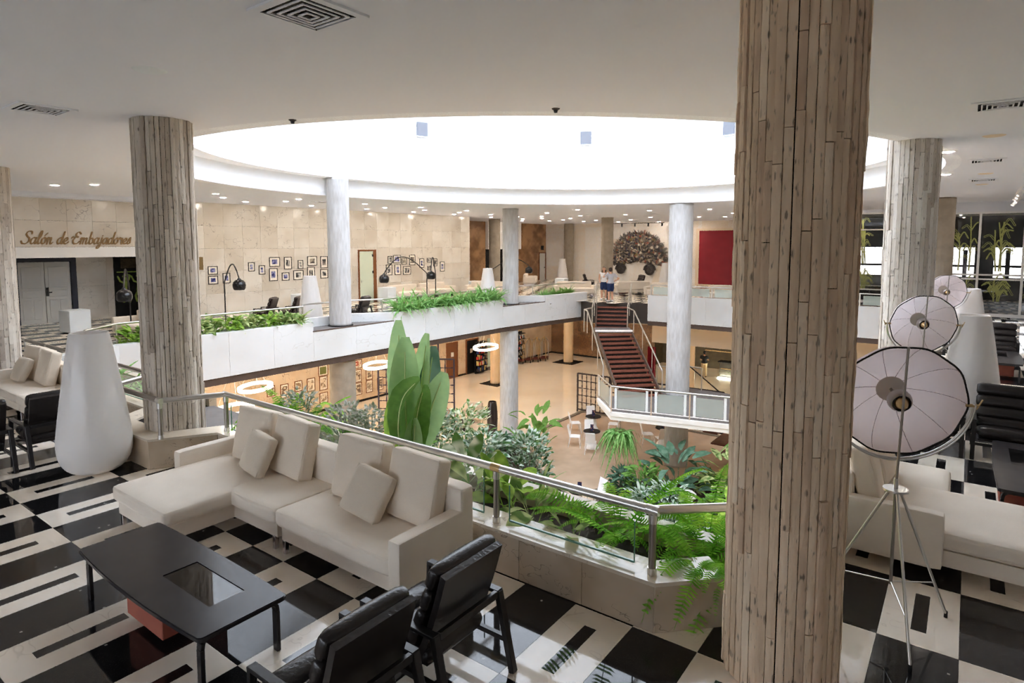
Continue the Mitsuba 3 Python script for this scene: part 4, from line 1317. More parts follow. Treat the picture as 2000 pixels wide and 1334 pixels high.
br = thing('footbridge', 'white edged bridge with frosted glass balustrade at the foot of the stair', 'bridge')
DZ = -3.25
deck = [(3.62, 22.35), (5.0, 21.75), (7.45, 20.68), (11.5, 18.9), (12.6, 22.2), (7.6, 26.2), (6.2, 26.2), (6.2, 24.75), (4.3, 24.75), (3.45, 24.6)]
DP = Polygon([XY(*p) for p in deck])
HOLE = Point(-9.5, 24.4).buffer(0.5)
part(br, 'deck', prism(DP.difference(HOLE), DZ - 0.02, DZ), MAT_LEDGE, label='grey deck')
part(br, 'deck_slab', prism(DP.buffer(-0.02).difference(HOLE), DZ - 0.30, DZ - 0.021), MAT_WHITE)
fr = [P3(X, Y, DZ + 0.95) for X, Y in ((3.45, 24.4), (3.66, 22.37), (5.0, 21.8), (7.45, 20.72), (11.4, 18.97))]
for a, b in zip(fr[:-1], fr[1:]):
    part(br, 'handrail', tube([a, b], 0.034, 10), MAT_STEEL, 50)
    part(br, 'bottom_rail', tube([a - [0, 0, 0.83], b - [0, 0, 0.83]], 0.02, 8), MAT_STEEL, 50)
    part(br, 'edge_beam', obox(a - [0, 0, 1.02], b - [0, 0, 1.02], 0.1, 0.16), MAT_WHITE)
    L = np.linalg.norm(b - a)
    n = max(1, int(round(L / 1.5)))
    for k in range(n):
        p, q = a + (b - a) * k / n, a + (b - a) * (k + 1) / n
        part(br, 'post', obox(p - [0, 0, 0.97], p, 0.045, 0.045, (1, 0.3, 0)), MAT_STEEL)
        d = (q - p) / np.linalg.norm(q - p)
        e, f = p + d * 0.22, q - d * 0.22
        for c in (e - d * 0.06, f + d * 0.06):
            part(br, 'glass_clip_bar', obox(c - [0, 0, 0.81], c - [0, 0, 0.05], 0.09, 0.016, (d[1], -d[0], 0)), MAT_CUBE)
        m = cat(trimesh.Trimesh(np.array([e - [0, 0, .79], f - [0, 0, .79], f - [0, 0, .12], e - [0, 0, .12]]), [[0, 1, 2], [0, 2, 3]], process=False))
        part(br, 'glass_panel', m, MAT_FROST)
bk = [P3(X, Y, DZ + 0.95) for X, Y in ((6.15, 24.95), (6.2, 26.1), (7.55, 26.1), (8.0, 25.7))]
for a, b in zip(bk[:-1], bk[1:]):
    part(br, 'handrail', tube([a, b], 0.03, 10), MAT_STEEL, 50)
    for q in (a, b):
        part(br, 'post', tube([q, q - [0, 0, 0.95]], 0.028, 8), MAT_STEEL, 50)
part(br, 'stair_handrail', tube([P3(7.6, 26.0, DZ + 0.95), P3(9.6, 26.2, DZ - 0.75)], 0.026, 10), MAT_BLACKMETAL, 50, label='dark sloping handrail')
for k in range(6):
    q = P3(7.9 + 0.34 * k, 25.4, DZ - 0.5 * (k + 1))
    part(br, 'lower_tread', move(box(-0.3, 0.3, -0.8, 0.8, -0.06, 0), *q), MAT_TREAD)

# ------------------------------------------------------------------ windows
def window(key, x0, x1, y, z0, z1, nx, cuts, label, mat_plant):
    setting(key, cat(box(x0, x1, y, y + 0.1, z0, z0 + 0.12), box(x0, x1, y, y + 0.1, z1 - 0.06, z1)), MAT_WHITE, label=label)
    w = (x1 - x0) / nx
    for k in range(nx + 1):
        part(key, 'mullion', box(x0 + k * w - 0.04, x0 + k * w + 0.04, y - 0.02, y + 0.1, z0, z1, 0.005), MAT_WHITE)
    for c in cuts:
        part(key, 'transom', box(x0, x1, y - 0.01, y + 0.08, c - 0.03, c + 0.03, 0.005), MAT_WHITE)
    zz = [z0 + 0.12] + list(cuts) + [z1 - 0.06]
    for k in range(nx):
        for a, b in zip(zz[:-1], zz[1:]):
            V = np.array([[x0 + k * w + 0.04, y + 0.04, a], [x0 + (k + 1) * w - 0.04, y + 0.04, a], [x0 + (k + 1) * w - 0.04, y + 0.04, b], [x0 + k * w + 0.04, y + 0.04, b]])
            part(key, 'pane', trimesh.Trimesh(V, [[0, 1, 2], [0, 2, 3]], process=False), MAT_GLASS)
        # the etched reeds on the glass
        polys = []
        cx = x0 + (k + 0.5) * w
        for sidx in range(3):
            bx = cx + rng.uniform(-0.3, 0.3) * w
            for base, top in ((0.15, 0.40), (0.44, 0.97)):
                h0, h1 = z0 + (z1 - z0) * base, z0 + (z1 - z0) * (top - rng.uniform(0, 0.18))
                stem = spline([(bx, h0), (bx + rng.uniform(-.06, .06), (h0 + h1) / 2), (bx + rng.uniform(-.1, .1), h1)], 6)
                polys.append(LineString(stem).buffer(0.022))
                for q in range(6):
                    t = rng.uniform(0.2, 1.0)
                    p = stem[int(t * (len(stem) - 1))]
                    dx = rng.choice((-1, 1)) * rng.uniform(0.12, 0.3) * w
                    lf = spline([p, (p[0] + dx * 0.5, p[1] + rng.uniform(.18, .32)), (p[0] + dx, p[1] + rng.uniform(.02, .2))], 6)
                    L1 = LineString(lf)
                    polys.append(L1.buffer(0.034).difference(L1.buffer(0.016)) if q % 2 else L1.buffer(0.024))
        gm = unary_union(polys).simplify(0.004).intersection(shapely.geometry.box(x0 + k * w + 0.05, z0 + 0.13, x0 + (k + 1) * w - 0.05, z1 - 0.08))
        m = upright(prism(gm, 0, 0.003), 'y', y + 0.036)
        part(key, 'etched_reed', m, mat_plant, label='olive green reeds etched on the glass')


MAT_REED = M('olive_etching', pr(lin((150, 152, 84)), 0.6))
window('window_1', -1.1, 5.7, 30.3, 0.1, 4.15, 5, (1.55, 1.72), 'tall glazed wall with etched reeds at the far right', MAT_REED)
window('window_2', -7.4, -1.6, 34.0, 0.1, 4.4, 4, (0.75, 3.6), 'tall glazed wall with etched reeds seen past the foreground column', MAT_REED)
setting('trim_12', box(-1.2, 7.0, 30.28, 30.6, 4.15, CEIL), MAT_CEIL, label='white bulkhead over the far right window')
setting('trim_13', box(-1.62, -1.14, 30.2, 34.1, 0, CEIL), MAT_BROWNWALL, label='brown stone pier beside the far right window')
setting('trim_14', box(-7.5, -1.6, 33.98, 34.2, 4.4, CEIL), MAT_CEIL, label='bulkhead over the window past the foreground column')
# what lies behind the glass: a dim terrace lounge and a bright pale facade outside
setting('floor_outer', box(-7.4, 9.0, 30.45, 41.5, -0.3, 0.0), MAT_LEDGE, label='floor of the room behind the windows')
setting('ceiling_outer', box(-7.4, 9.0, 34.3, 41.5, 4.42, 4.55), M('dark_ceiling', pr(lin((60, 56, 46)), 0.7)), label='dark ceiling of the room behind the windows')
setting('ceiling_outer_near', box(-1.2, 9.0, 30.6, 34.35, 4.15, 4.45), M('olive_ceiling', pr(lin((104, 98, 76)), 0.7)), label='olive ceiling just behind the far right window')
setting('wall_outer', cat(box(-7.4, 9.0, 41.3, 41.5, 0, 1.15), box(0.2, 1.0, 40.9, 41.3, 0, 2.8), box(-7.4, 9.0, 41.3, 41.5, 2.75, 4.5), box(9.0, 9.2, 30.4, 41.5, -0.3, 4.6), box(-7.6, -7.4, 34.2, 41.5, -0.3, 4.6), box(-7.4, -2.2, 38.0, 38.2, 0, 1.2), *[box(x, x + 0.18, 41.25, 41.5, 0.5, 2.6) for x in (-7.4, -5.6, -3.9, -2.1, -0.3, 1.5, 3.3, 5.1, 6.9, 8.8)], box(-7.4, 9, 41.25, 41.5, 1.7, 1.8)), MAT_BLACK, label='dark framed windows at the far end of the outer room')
setting('wall_facade', cat(box(-20, 30, 52, 52.3, -6, 7)), MAT_WHITE, label='pale facade outside')
setting('ground_outside', box(-40, 60, 41.6, 80, -0.8, -0.5), MAT_CREAMSOFFIT, label='bright ground outside')
for k, (x, y) in enumerate([(0.4, 36.5), (3.2, 37.5), (-4.2, 38.0)]):
    t = thing('bistro_table', ['table set behind the far right window', 'table behind the right edge of the far window', 'table behind the window past the foreground column'][k], 'table')
    part(t, 'top', box(x - 0.6, x + 0.6, y - 0.4, y + 0.4, 0.70, 0.74, 0.01), MAT_CUBE)
    part(t, 'pedestal', cyl(x, y, 0.0, 0.70, 0.05, 12), MAT_BLACKMETAL, 40)
    part(t, 'foot', cyl(x, y, 0, 0.03, 0.28, 20), MAT_BLACKMETAL, 40)

# ------------------------------------------------------------------ ceiling fittings
MAT_LENS = []
LAMP = {'type': 'area', 'radiance': {'type': 'rgb', 'value': [DOWNLIGHT * c for c in (1.0, 0.89, 0.77)]}}
LAMPLOW = {'type': 'area', 'radiance': {'type': 'rgb', 'value': [LOWER_LIGHT * c for c in (1.0, 0.95, 0.88)]}}
lens_mesh = lathe([(0.095, 0.0), (0.09, -0.014), (0.07, -0.024), (0.0, -0.028)], 14)
lens_mesh.invert()
lens_ply = shape(lens_mesh, MAT_WHITE)
ring_ply = shape(lathe([(0.095, 0.0), (0.115, -0.012), (0.145, -0.006), (0.15, 0.0), (0.15, 0.01)], 24), MAT_WHITE, 40)
DL = [(-19.8, 10.6), (-21.2, 11.61), (-22.54, 13.23), (-21.07, 14.0), (-19.7, 13.63), (-22.59, 16.24), (-19.83, 16.8), (-22.56, 19.21), (-21.16, 19.06), (-19.71, 19.85), (-21.04, 21.44), (-22.77, 22.41),
      (-19.77, 23.04), (-21.2, 24.13), (-22.7, 25.42), (-21.31, 26.84), (-23.23, 29.3), (-21.72, 29.93), (-23.33, 32.72), (-25.26, 35.34), (-27.07, 37.21), (-15.07, 25.6), (-17.86, 27.22), (-20.24, 30.3),
      (-21.82, 32.7), (-23.57, 36.25), (-21.98, 35.5), (-20.38, 33.77), (-18.05, 31.0), (-20.6, 37.47), (-22.21, 38.62), (-15.42, 31.41), (-12.62, 28.29), (-15.62, 35.18), (-20.75, 41.13), (-18.36, 38.18),
      (-18.17, 42.4), (-13.12, 36.53), (-9.89, 28.9), (-10.09, 33.15), (-11.75, 37.06), (-15.7, 41.6), (-0.42, 13.6), (-0.56, 17.91), (-4.5, 33.4)]
for x, y in DL:
    d = thing('downlight', 'small round recessed downlight glowing in the white ceiling', 'downlight', 'glowing recessed downlights')
    part(d, 'trim_ring', ring_ply, to_world=xf(x, y, CEIL))
    part(d, 'lens', {**lens_ply, 'emitter': LAMP}, to_world=xf(x, y, CEIL - 0.003))
for x, y, lb in [(-19.48, 7.01, 'recessed downlight above the lettering, right one'), (-20.53, 6.42, 'recessed downlight above the lettering, left one')]:
    d = thing('downlight', lb, 'downlight')
    part(d, 'trim_ring', ring_ply, to_world=xf(x, y, CEIL))
    part(d, 'lens', {**lens_ply, 'emitter': LAMP}, to_world=xf(x, y, CEIL - 0.003))
for n, (x, y, lb) in enumerate([(-6.36, 2.81, 'pale round ceiling speaker left of the big square vent'), (0.20, 12.07, 'dark round ceiling disc at the upper right'), (0.19, 18.34, 'second dark round ceiling disc on the right'),
                                (0.16, 21.54, 'third dark round ceiling disc on the right')]):
    single('ceiling_disc', lathe_at([(0, -0.012), (0.12, -0.012), (0.15, 0.0), (0, 0.0)], x, y, CEIL), MAT_CUBE if n == 0 else MAT_CREAMSOFFIT, lb, 'ceiling speaker', smooth=40)
for x, y, lb in [(-7.33, 5.01, 'tiny dark sprinkler on the ceiling near the left end of the oval'), (-4.15, 6.51, 'tiny dark sprinkler on the ceiling above the oval edge')]:
    single('sprinkler', lathe_at([(0, -0.05), (0.02, -0.05), (0.028, -0.02), (0.05, -0.006), (0.05, 0), (0, 0)], x, y, CEIL), MAT_BLACKMETAL, lb, 'sprinkler', smooth=40)


def vent_kit():
    k = Kit()
    z = CEIL
    fr_ = shapely.geometry.box(-0.30, -0.30, 0.30, 0.30).difference(shapely.geometry.box(-0.235, -0.235, 0.235, 0.235))
    k.add('frame', prism(fr_, z - 0.018, z + 0.001), MAT_CEIL)
    k.add('backing', box(-0.235, 0.235, -0.235, 0.235, z - 0.002, z + 0.001), MAT_BLACK, label='dark hollow of the vent')
    for n, a in enumerate((0.205, 0.155, 0.105, 0.055)):
        sq = shapely.geometry.box(-a, -a, a, a).difference(shapely.geometry.box(-a + 0.016, -a + 0.016, a - 0.016, a - 0.016))
        k.add('louvre', prism(sq, z - 0.022 - 0.004 * n, z - 0.014 - 0.004 * n), MAT_CEIL)
    k.add('louvre_stay', cat(obox((-0.235, -0.235, z - 0.012), (0.235, 0.235, z - 0.012), 0.01, 0.012), obox((-0.235, 0.235, z - 0.012), (0.235, -0.235, z - 0.012), 0.01, 0.012)), MAT_BLACK)
    return k


VENT = vent_kit()
for x, y, lb in [(-3.88, 2.81, 'large square louvred air vent at the top of the picture'), (-9.2, 2.78, 'square louvred air vent at the upper left'), (0.22, 9.44, 'louvred air vent at the upper right edge'),
                 (0.17, 15.48, 'louvred air vent right of the pale stone column top'), (1.35, 15.6, 'louvred vent cut by the right edge'), (0.17, 20.0, 'small far louvred vent on the right'),
                 (-17.4, 30.5, 'small louvred vent above the far lounge'), (-21.0, 9.0, 'louvred vent before the lettering wall'), (-20.4, 15.1, 'small louvred vent above the brown armchairs'), (-13.9, 31.5, 'small louvred vent above the junk artwork')]:
    VENT.put('air_vent', xf(x, y), lb, 'air vent')
for k, (x, y) in enumerate([(1.1, 24.65), (1.19, 28.04)]):
    t = thing('track_light', ['row of white spotlights on a ceiling track at the far right', 'second ceiling track of white spotlights nearest the far right window'][k], 'track light')
    part(t, 'track', box(x - 0.02, x + 0.02, y - 1.6, y + 1.5, CEIL - 0.04, CEIL), MAT_WHITE)
    for q in (-1.2, -0.1, 1.0):
        part(t, 'spot_head', move(turn(lathe([(0, 0.1), (0.05, 0.1), (0.06, -0.1), (0.05, -0.1), (0.0, -0.02)], 18), 35, (0, 1, 0)), x, y + q, CEIL - 0.16), MAT_WHITE, 40)
        part(t, 'spot_lens', {**shape(move(turn(lathe([(0, -0.09), (0.045, -0.09)], 14), 35, (0, 1, 0)), x, y + q, CEIL - 0.16), MAT_WHITE), 'emitter': LAMP})
t = thing('track_light', 'dark track with small black spotlights over the junk artwork', 'track light')
part(t, 'track', cat(box(-22.3, -17.6, 42.0, 42.05, CEIL - 0.12, CEIL - 0.08), box(-22.0, -21.95, 42.0, 42.05, CEIL - 0.1, CEIL), box(-18.0, -17.95, 42.0, 42.05, CEIL - 0.1, CEIL)), MAT_BLACKMETAL)
for k in range(5):
    part(t, 'spot_head', cyl(-22.0 + k * 1.05, 42.1, CEIL - 0.34, CEIL - 0.12, 0.06, 12), MAT_BLACKMETAL, 40)
# speakers on the drum
for X, Y, lb in [(-3.3, 23.35, 'grey square loudspeaker high on the left of the skylight drum'), (2.72, 23.9, 'grey square loudspeaker high in the middle of the skylight drum'), (9.3, 24.3, 'loudspeaker on the drum half hidden by the foreground column')]:
    u, v = XY(X, Y)
    dirc = EC - np.array([u, v])
    ts = np.linspace(0, 2 * np.pi, 720)
    ring = oval(0.938, 720)
    dd = ring - np.array([u, v])
    # pushed along the line of sight from the drum's centre until it meets the drum
    ang = np.arctan2(*(np.array([u, v]) - EC)[::-1])
    ra = np.arctan2(ring[:, 1] - EC[1], ring[:, 0] - EC[0])
    q = ring[np.argmin(np.abs((ra - ang + np.pi) % (2 * np.pi) - np.pi))]
    inw = (EC - q) / np.linalg.norm(EC - q)
    q = q + inw * 0.06
    a = math.degrees(math.atan2(inw[1], inw[0]))
    s = thing('loudspeaker', lb, 'loudspeaker')
    part(s, 'grille', move(turn(box(-0.05, 0.06, -0.21, 0.21, -0.25, 0.25, 0.01), a), q[0], q[1], 7.15), M('speaker_grey_%d' % len(scene), pr(lin((120, 124, 134)), 0.6)))
    part(s, 'shelf', move(turn(box(-0.05, 0.09, -0.24, 0.24, -0.29, -0.26, 0.004), a), q[0], q[1], 7.15), MAT_CUBE)

# lobby lamps: recessed discs in the lobby ceiling, and hanging ring lamps
big_lens = shape(trimesh.Trimesh(lens_mesh.vertices * 2.2, lens_mesh.faces, process=False), MAT_WHITE)
for x in (-19.5, -23.0, -26.5):
    for y in (9, 14, 19, 24, 29, 34, 39):
        d = thing('lobby_downlight', 'warm recessed lamp in the lobby ceiling', 'downlight', 'recessed lobby lamps')
        part(d, 'lens', {**big_lens, 'emitter': LAMPLOW}, to_world=xf(x, y, SLAB - 0.056))
for x in (-11, -7, -3):
    for y in (32, 37, 42):
        d = thing('lobby_downlight', 'warm recessed lamp in the reception ceiling', 'downlight', 'recessed reception lamps')
        part(d, 'lens', {**big_lens, 'emitter': LAMPLOW}, to_world=xf(x, y, SLAB - 0.056))
RINGE = {'type': 'area', 'radiance': {'type': 'rgb', 'value': [RING_LIGHT * c for c in (1.0, 0.82, 0.55)]}}
for x, y, z, R, lb in [(-21.0, 12.45, -2.35, 0.62, 'glowing ring pendant lamp, upper one of the pair at the lower left'), (-20.8, 11.5, -2.95, 0.68, 'glowing ring pendant lamp, lower one of the pair at the lower left'),
                       (-21.0, 18.3, -2.45, 0.62, 'glowing ring pendant lamp half hidden by the banana leaves'), (-21.0, 26.0, -2.68, 0.70, 'glowing ring pendant lamp left of the grey white lobby column')]:
    t = thing('ring_pendant', lb, 'pendant lamp')
    a = np.linspace(0, 2 * np.pi, 40, endpoint=False)
    m = []
    prof = [(R - 0.10, -0.06), (R, -0.06), (R, 0.06), (R - 0.10, 0.06)]
    rm = lathe(prof + prof[:1], 40)
    part(t, 'glowing_ring', {**shape(move(turn(rm, 6, (1, 0, 0)), x, y, z), MAT_WHITE), 'emitter': RINGE})
    for q in range(3):
        aa = q * 2.094 + 0.4
        part(t, 'wire', tube([(x + (R - 0.05) * math.cos(aa), y + (R - 0.05) * math.sin(aa), z), (x, y, SLAB - 0.25), (x, y, SLAB - 0.05)], 0.006, 5), MAT_WHITE)

# ------------------------------------------------------------------ doors, lettering, pictures
setting('door_1', cat(box(RW, RW + 0.14, 7.06, 7.24, 0, 2.36, 0.01), box(RW, RW + 0.14, 8.86, 9.04, 0, 2.36, 0.01), box(RW, RW + 0.14, 7.06, 9.04, 2.26, 2.40, 0.01)), MAT_NAVY, label='white double door in a dark navy frame')
for n, y0 in enumerate((7.24, 8.055)):
    part('door_1', 'leaf', box(RW - 0.02, RW + 0.04, y0, y0 + 0.80, 0.0, 2.26, 0.006), MAT_DOOR)
    for (a, b, z0, z1) in ((0.10, 0.70, 1.30, 2.08), (0.10, 0.37, 0.16, 0.86), (0.43, 0.70, 0.16, 0.86), (0.10, 0.70, 0.96, 1.2)):
        part('door_1', 'raised_panel', box(RW + 0.035, RW + 0.055, y0 + a, y0 + b, z0, z1, 0.012), MAT_DOOR)
part('door_1', 'handle', cat(box(RW + 0.04, RW + 0.06, 8.06, 8.15, 1.0, 1.32, 0.005), box(RW + 0.06, RW + 0.10, 8.08, 8.24, 1.12, 1.155, 0.006), ico(0.035, (RW + 0.07, 8.105, 1.27), 2)), MAT_BLACKMETAL, label='black lock plate and lever')
setting('door_2', cat(box(LW, LW + 0.05, 20.15, 20.22, 0, 2.62), box(LW, LW + 0.05, 21.1, 21.3, 0, 2.62), box(LW, LW + 0.05, 20.15, 21.3, 2.56, 2.64)), MAT_FRAMEBROWN, label='pale green door in the long beige wall')
part('door_2', 'leaf', box(LW, LW + 0.035, 20.22, 21.1, 0, 2.56, 0.004), MAT_GREENDOOR)
for z in (1.45, 2.28):
    part('door_2', 'hinge', box(LW + 0.035, LW + 0.055, 21.03, 21.1, z, z + 0.12), MAT_BLACKMETAL)
part('door_2', 'handle', cyl(LW + 0.06, 20.3, 1.0, 1.12, 0.02, 10), MAT_STEEL, 40)
setting('door_3', cat(box(BW, BW + 0.04, 41.95, 42.03, 0, 2.24), box(BW, BW + 0.06, 42.84, 42.95, 0, 2.24), box(BW, BW + 0.04, 41.95, 42.95, 2.18, 2.26)), MAT_FRAMEBROWN, label='narrow white door in the brown marble wall')
part('door_3', 'leaf', box(BW - 0.02, BW + 0.03, 42.03, 42.84, 0, 2.18, 0.004), MAT_DOOR)
part('door_3', 'handle', ico(0.045, (BW + 0.06, 42.72, 1.02), 2), MAT_BLACKMETAL, True)
single('exit_sign', box(BW, BW + 0.05, 42.25, 42.6, 2.45, 2.8, 0.01), MAT_BLACK, 'small dark square sign above the narrow white door', 'sign')
for k, (y0, y1) in enumerate([(30.9, 31.86), (32.92, 34.1)]):
    setting('door_%d' % (4 + k), box(LWW, LWW + 0.04, y0, y1, LOW, LOW + 2.4), MAT_BLACK if k else MAT_FRAMEBROWN, label=['brown lobby door with a notice', 'dark lobby door'][k])
    part('door_%d' % (4 + k), 'notice', box(LWW + 0.04, LWW + 0.05, y0 + 0.35, y0 + 0.62, LOW + 1.5, LOW + 1.8), MAT_MAT)
    part('door_%d' % (4 + k), 'frame', cat(box(LWW, LWW + 0.06, y0 - 0.1, y0, LOW, LOW + 2.5), box(LWW, LWW + 0.06, y1, y1 + 0.1, LOW, LOW + 2.5), box(LWW, LWW + 0.06, y0 - 0.1, y1 + 0.1, LOW + 2.4, LOW + 2.5)), MAT_FRAMEBROWN)

GLYPH = {
    'S': (1.25, [[(1.22, 1.62), (1.1, 1.95), (.62, 1.95), (.38, 1.55), (.62, 1.18), (.98, .9), (1.0, .42), (.62, .04), (.12, .06), (-.12, .42)]]),
    'a': (1.0, [[(.78, .86), (.46, 1.0), (.14, .72), (.1, .26), (.34, .0), (.68, .38), (.82, .96), (.74, .3), (.86, .02), (1.12, .24)]]),
    'l': (0.62, [[(.0, .2), (.44, 1.2), (.5, 1.9), (.34, 1.95), (.2, 1.3), (.2, .3), (.38, .0), (.66, .24)]]),
    'o': (0.92, [[(.46, 1.0), (.14, .72), (.12, .26), (.4, .0), (.7, .3), (.72, .74), (.46, 1.0), (.7, .84), (.98, .92)]]),
    'ó': (0.92, [[(.46, 1.0), (.14, .72), (.12, .26), (.4, .0), (.7, .3), (.72, .74), (.46, 1.0), (.7, .84), (.98, .92)], [(.42, 1.32), (.78, 1.72)]]),
    'n': (1.0, [[(.0, .8), (.16, 1.0), (.2, .8), (.14, .0)], [(.16, .5), (.44, .96), (.64, .86), (.6, .26), (.74, .0), (1.02, .24)]]),
    'm': (1.5, [[(.0, .8), (.16, 1.0), (.2, .8), (.14, .0)], [(.16, .5), (.42, .96), (.6, .86), (.56, .0)], [(.58, .5), (.88, .96), (1.08, .86), (1.04, .26), (1.18, .0), (1.5, .24)]]),
    'd': (1.04, [[(.78, .86), (.46, 1.0), (.14, .72), (.1, .26), (.34, .0), (.68, .38), (.92, 1.95), (.76, .3), (.88, .02), (1.14, .24)]]),
    'e': (0.82, [[(.1, .42), (.46, .48), (.64, .78), (.44, 1.0), (.16, .76), (.1, .3), (.36, .0), (.64, .1), (.9, .34)]]),
    'E': (1.3, [[(1.16, 1.68), (.86, 1.95), (.46, 1.76), (.5, 1.28), (.84, 1.12), (.42, 1.04), (.14, .5), (.42, .03), (.94, .1), (1.22, .44)], [(-.2, .95), (-.05, 1.15), (.15, 1.1)]]),
    'b': (0.86, [[(.18, 1.95), (.14, 1.0), (.14, .22), (.4, .0), (.7, .3), (.68, .76), (.4, .96), (.2, .7)]]),
    'j': (0.56, [[(.36, 1.0), (.32, .0), (.14, -.66), (-.2, -.72), (-.1, -.36), (.6, .26)], [(.38, 1.34), (.42, 1.4)]]),
    'r': (0.78, [[(.0, .8), (.16, 1.06), (.3, .84), (.54, .9), (.5, .3), (.62, .0), (.86, .24)]]),
    's': (0.7, [[(.0, .2), (.4, 1.05), (.5, .6), (.56, .22), (.3, .0), (.04, .16)]])}
sg = thing('wall_lettering', 'bronze script lettering Salón de Embajadores on the left marble wall', 'sign')
pen, sc_ = 6.62, 0.205
SQ = 0.862
for ch in 'Salón de Embajadores':
    if ch == ' ':
        pen += 0.62 * sc_ * SQ
        continue
    adv, strokes = GLYPH[ch]
    polys = []
    for s in strokes:
        P = spline(np.array(s), 8)
        for a, b in zip(P[:-1], P[1:]):
            d = b - a
            w = 0.06 + 0.075 * abs(math.sin(math.atan2(d[1], d[0]) - 0.5))
            polys.append(LineString([a, b]).buffer(w))
    gm = unary_union(polys).simplify(0.012)
    gm = shapely.affinity.affine_transform(gm, [sc_ * SQ, 0.28 * sc_, 0, sc_, pen, 2.92])
    part(sg, 'letter_' + {'ó': 'o'}.get(ch, ch.lower()), upright(prism(gm, 0.0, 0.03), 'x', LW), MAT_BRONZE)
    pen += adv * sc_ * 0.985 * SQ
gm = LineString(spline([(10.10, 3.14), (10.14, 3.18), (10.18, 3.14), (10.23, 3.18)], 5)).buffer(0.014)
part(sg, 'flourish', upright(prism(gm, 0, 0.02), 'x', LW), MAT_BRONZE)

panel_key = thing('art_panel', 'dark panel with pale green dancing figures in the recess', 'artwork')
part(panel_key, 'board', box(RW - 0.02, RW + 0.03, 10.35, 12.0, 0.0, 2.44, 0.005), MAT_BLACK)
MAT_LIMEART = M('lime_paint', pr(lin((170, 190, 92)), 0.6))
figs = []
for cx in (10.72, 11.22):
    b = [LineString([(cx, 1.05), (cx + .03, 1.35)]).buffer(.075), Point(cx + .03, 1.52).buffer(.075), LineString([(cx, 1.05), (cx - .12, .82), (cx - .06, .6)]).buffer(.042), LineString([(cx, 1.05), (cx + .12, .85), (cx + .16, .58)]).buffer(.042),
         LineString([(cx + .02, 1.34), (cx - .16, 1.42), (cx - .24, 1.62)]).buffer(.032), LineString([(cx + .02, 1.34), (cx + .16, 1.5), (cx + .2, 1.66)]).buffer(.032), LineString([(cx - .05, 1.62), (cx + .1, 1.7), (cx + .2, 1.66)]).buffer(.03)]
    figs.append(unary_union(b))
for f_ in figs:
    part(panel_key, 'dancing_figure', upright(prism(f_.simplify(.006), 0, 0.01), 'x', RW + 0.03), MAT_LIMEART)
part(panel_key, 'green_rail', box(RW + 0.03, RW + 0.038, 10.45, 11.5, 1.78, 1.82), MAT_LIMEART)
part(panel_key, 'upper_picture', box(RW + 0.03, RW + 0.04, 10.6, 11.4, 1.95, 2.35), M('brown_photo', pr(speckle((96, 80, 52), (36, 30, 24), 12), 0.5)))


def picture(x, y0, y1, z0, z1, fw, fmat, pmat, label, group, mount=0.26, tri=1):
    k = thing('framed_picture', label, 'picture', group)
    fr_ = shapely.geometry.box(y0, z0, y1, z1).difference(shapely.geometry.box(y0 + fw, z0 + fw, y1 - fw, z1 - fw))
    part(k, 'frame', upright(prism(fr_, 0, 0.028), 'x', x), fmat)
    part(k, 'mount', box(x, x + 0.012, y0 + fw, y1 - fw, z0 + fw, z1 - fw), MAT_MAT, label='cream mount')
    w, h = y1 - y0, z1 - z0
    if tri == 1:
        part(k, 'print', box(x + 0.012, x + 0.015, y0 + w * mount, y1 - w * mount, z0 + h * mount, z1 - h * mount), pmat)
    else:
        for s in range(2):
            zz = z0 + h * (0.22 + 0.30 * s)
            part(k, 'print', box(x + 0.012, x + 0.015, y0 + w * 0.3, y1 - w * 0.3, zz, zz + h * 0.24), pmat)


ORD = ['first', 'second', 'third', 'fourth', 'fifth', 'sixth', 'seventh', 'eighth', 'ninth', 'tenth', 'eleventh', 'twelfth', 'thirteenth', 'fourteenth', 'fifteenth', 'sixteenth']
PICS = [(12.61, 2.03, 13.01, 1.70, 0), (12.61, 1.64, 13.01, 1.31, 0), (13.21, 1.74, 13.52, 1.32, 0), (14.33, 2.15, 14.62, 1.77, 4), (14.81, 2.01, 15.1, 1.62, 4), (15.31, 2.35, 15.82, 1.94, 0), (15.29, 1.87, 15.69, 1.32, 0),
        (16.03, 2.35, 16.41, 1.80, 1), (15.9, 1.66, 16.27, 1.31, 0), (16.73, 2.19, 17.0, 1.81, 5), (16.48, 1.74, 17.0, 1.31, 1), (17.23, 2.36, 17.75, 1.93, 2), (17.21, 1.87, 17.61, 1.31, 1), (17.94, 2.35, 18.34, 1.80, 3), (17.92, 1.74, 18.34, 1.32, 1)]
PN = ['upper blue photo of the leftmost pair', 'lower blue photo of the leftmost pair', 'blue photo behind the arc lamp stem', 'small photo pair in a frame, left of the group', 'small photo pair in a frame, second from left of the group', 'top left wide photo of the group',
      'tall blue photo below the top left one', 'second photo in the top row of the group', 'small blue photo in the lower row', 'small narrow photo high in the middle of the group', 'wide photo low in the middle of the group', 'wide photo high at the right of the group',
      'tall photo behind the vase lamp top', 'top rightmost photo of the group, beside the column', 'lower rightmost photo of the group, beside the column']
for (y0, z1, y1, z0, kind), nm in zip(PICS, PN):
    picture(LW, y0, y1, z0, z1, 0.026, MAT_FRAME, PRINTS[kind % 4], 'black framed picture: ' + nm, 'framed photos on the left marble wall', 0.25, 2 if kind >= 4 else 1)
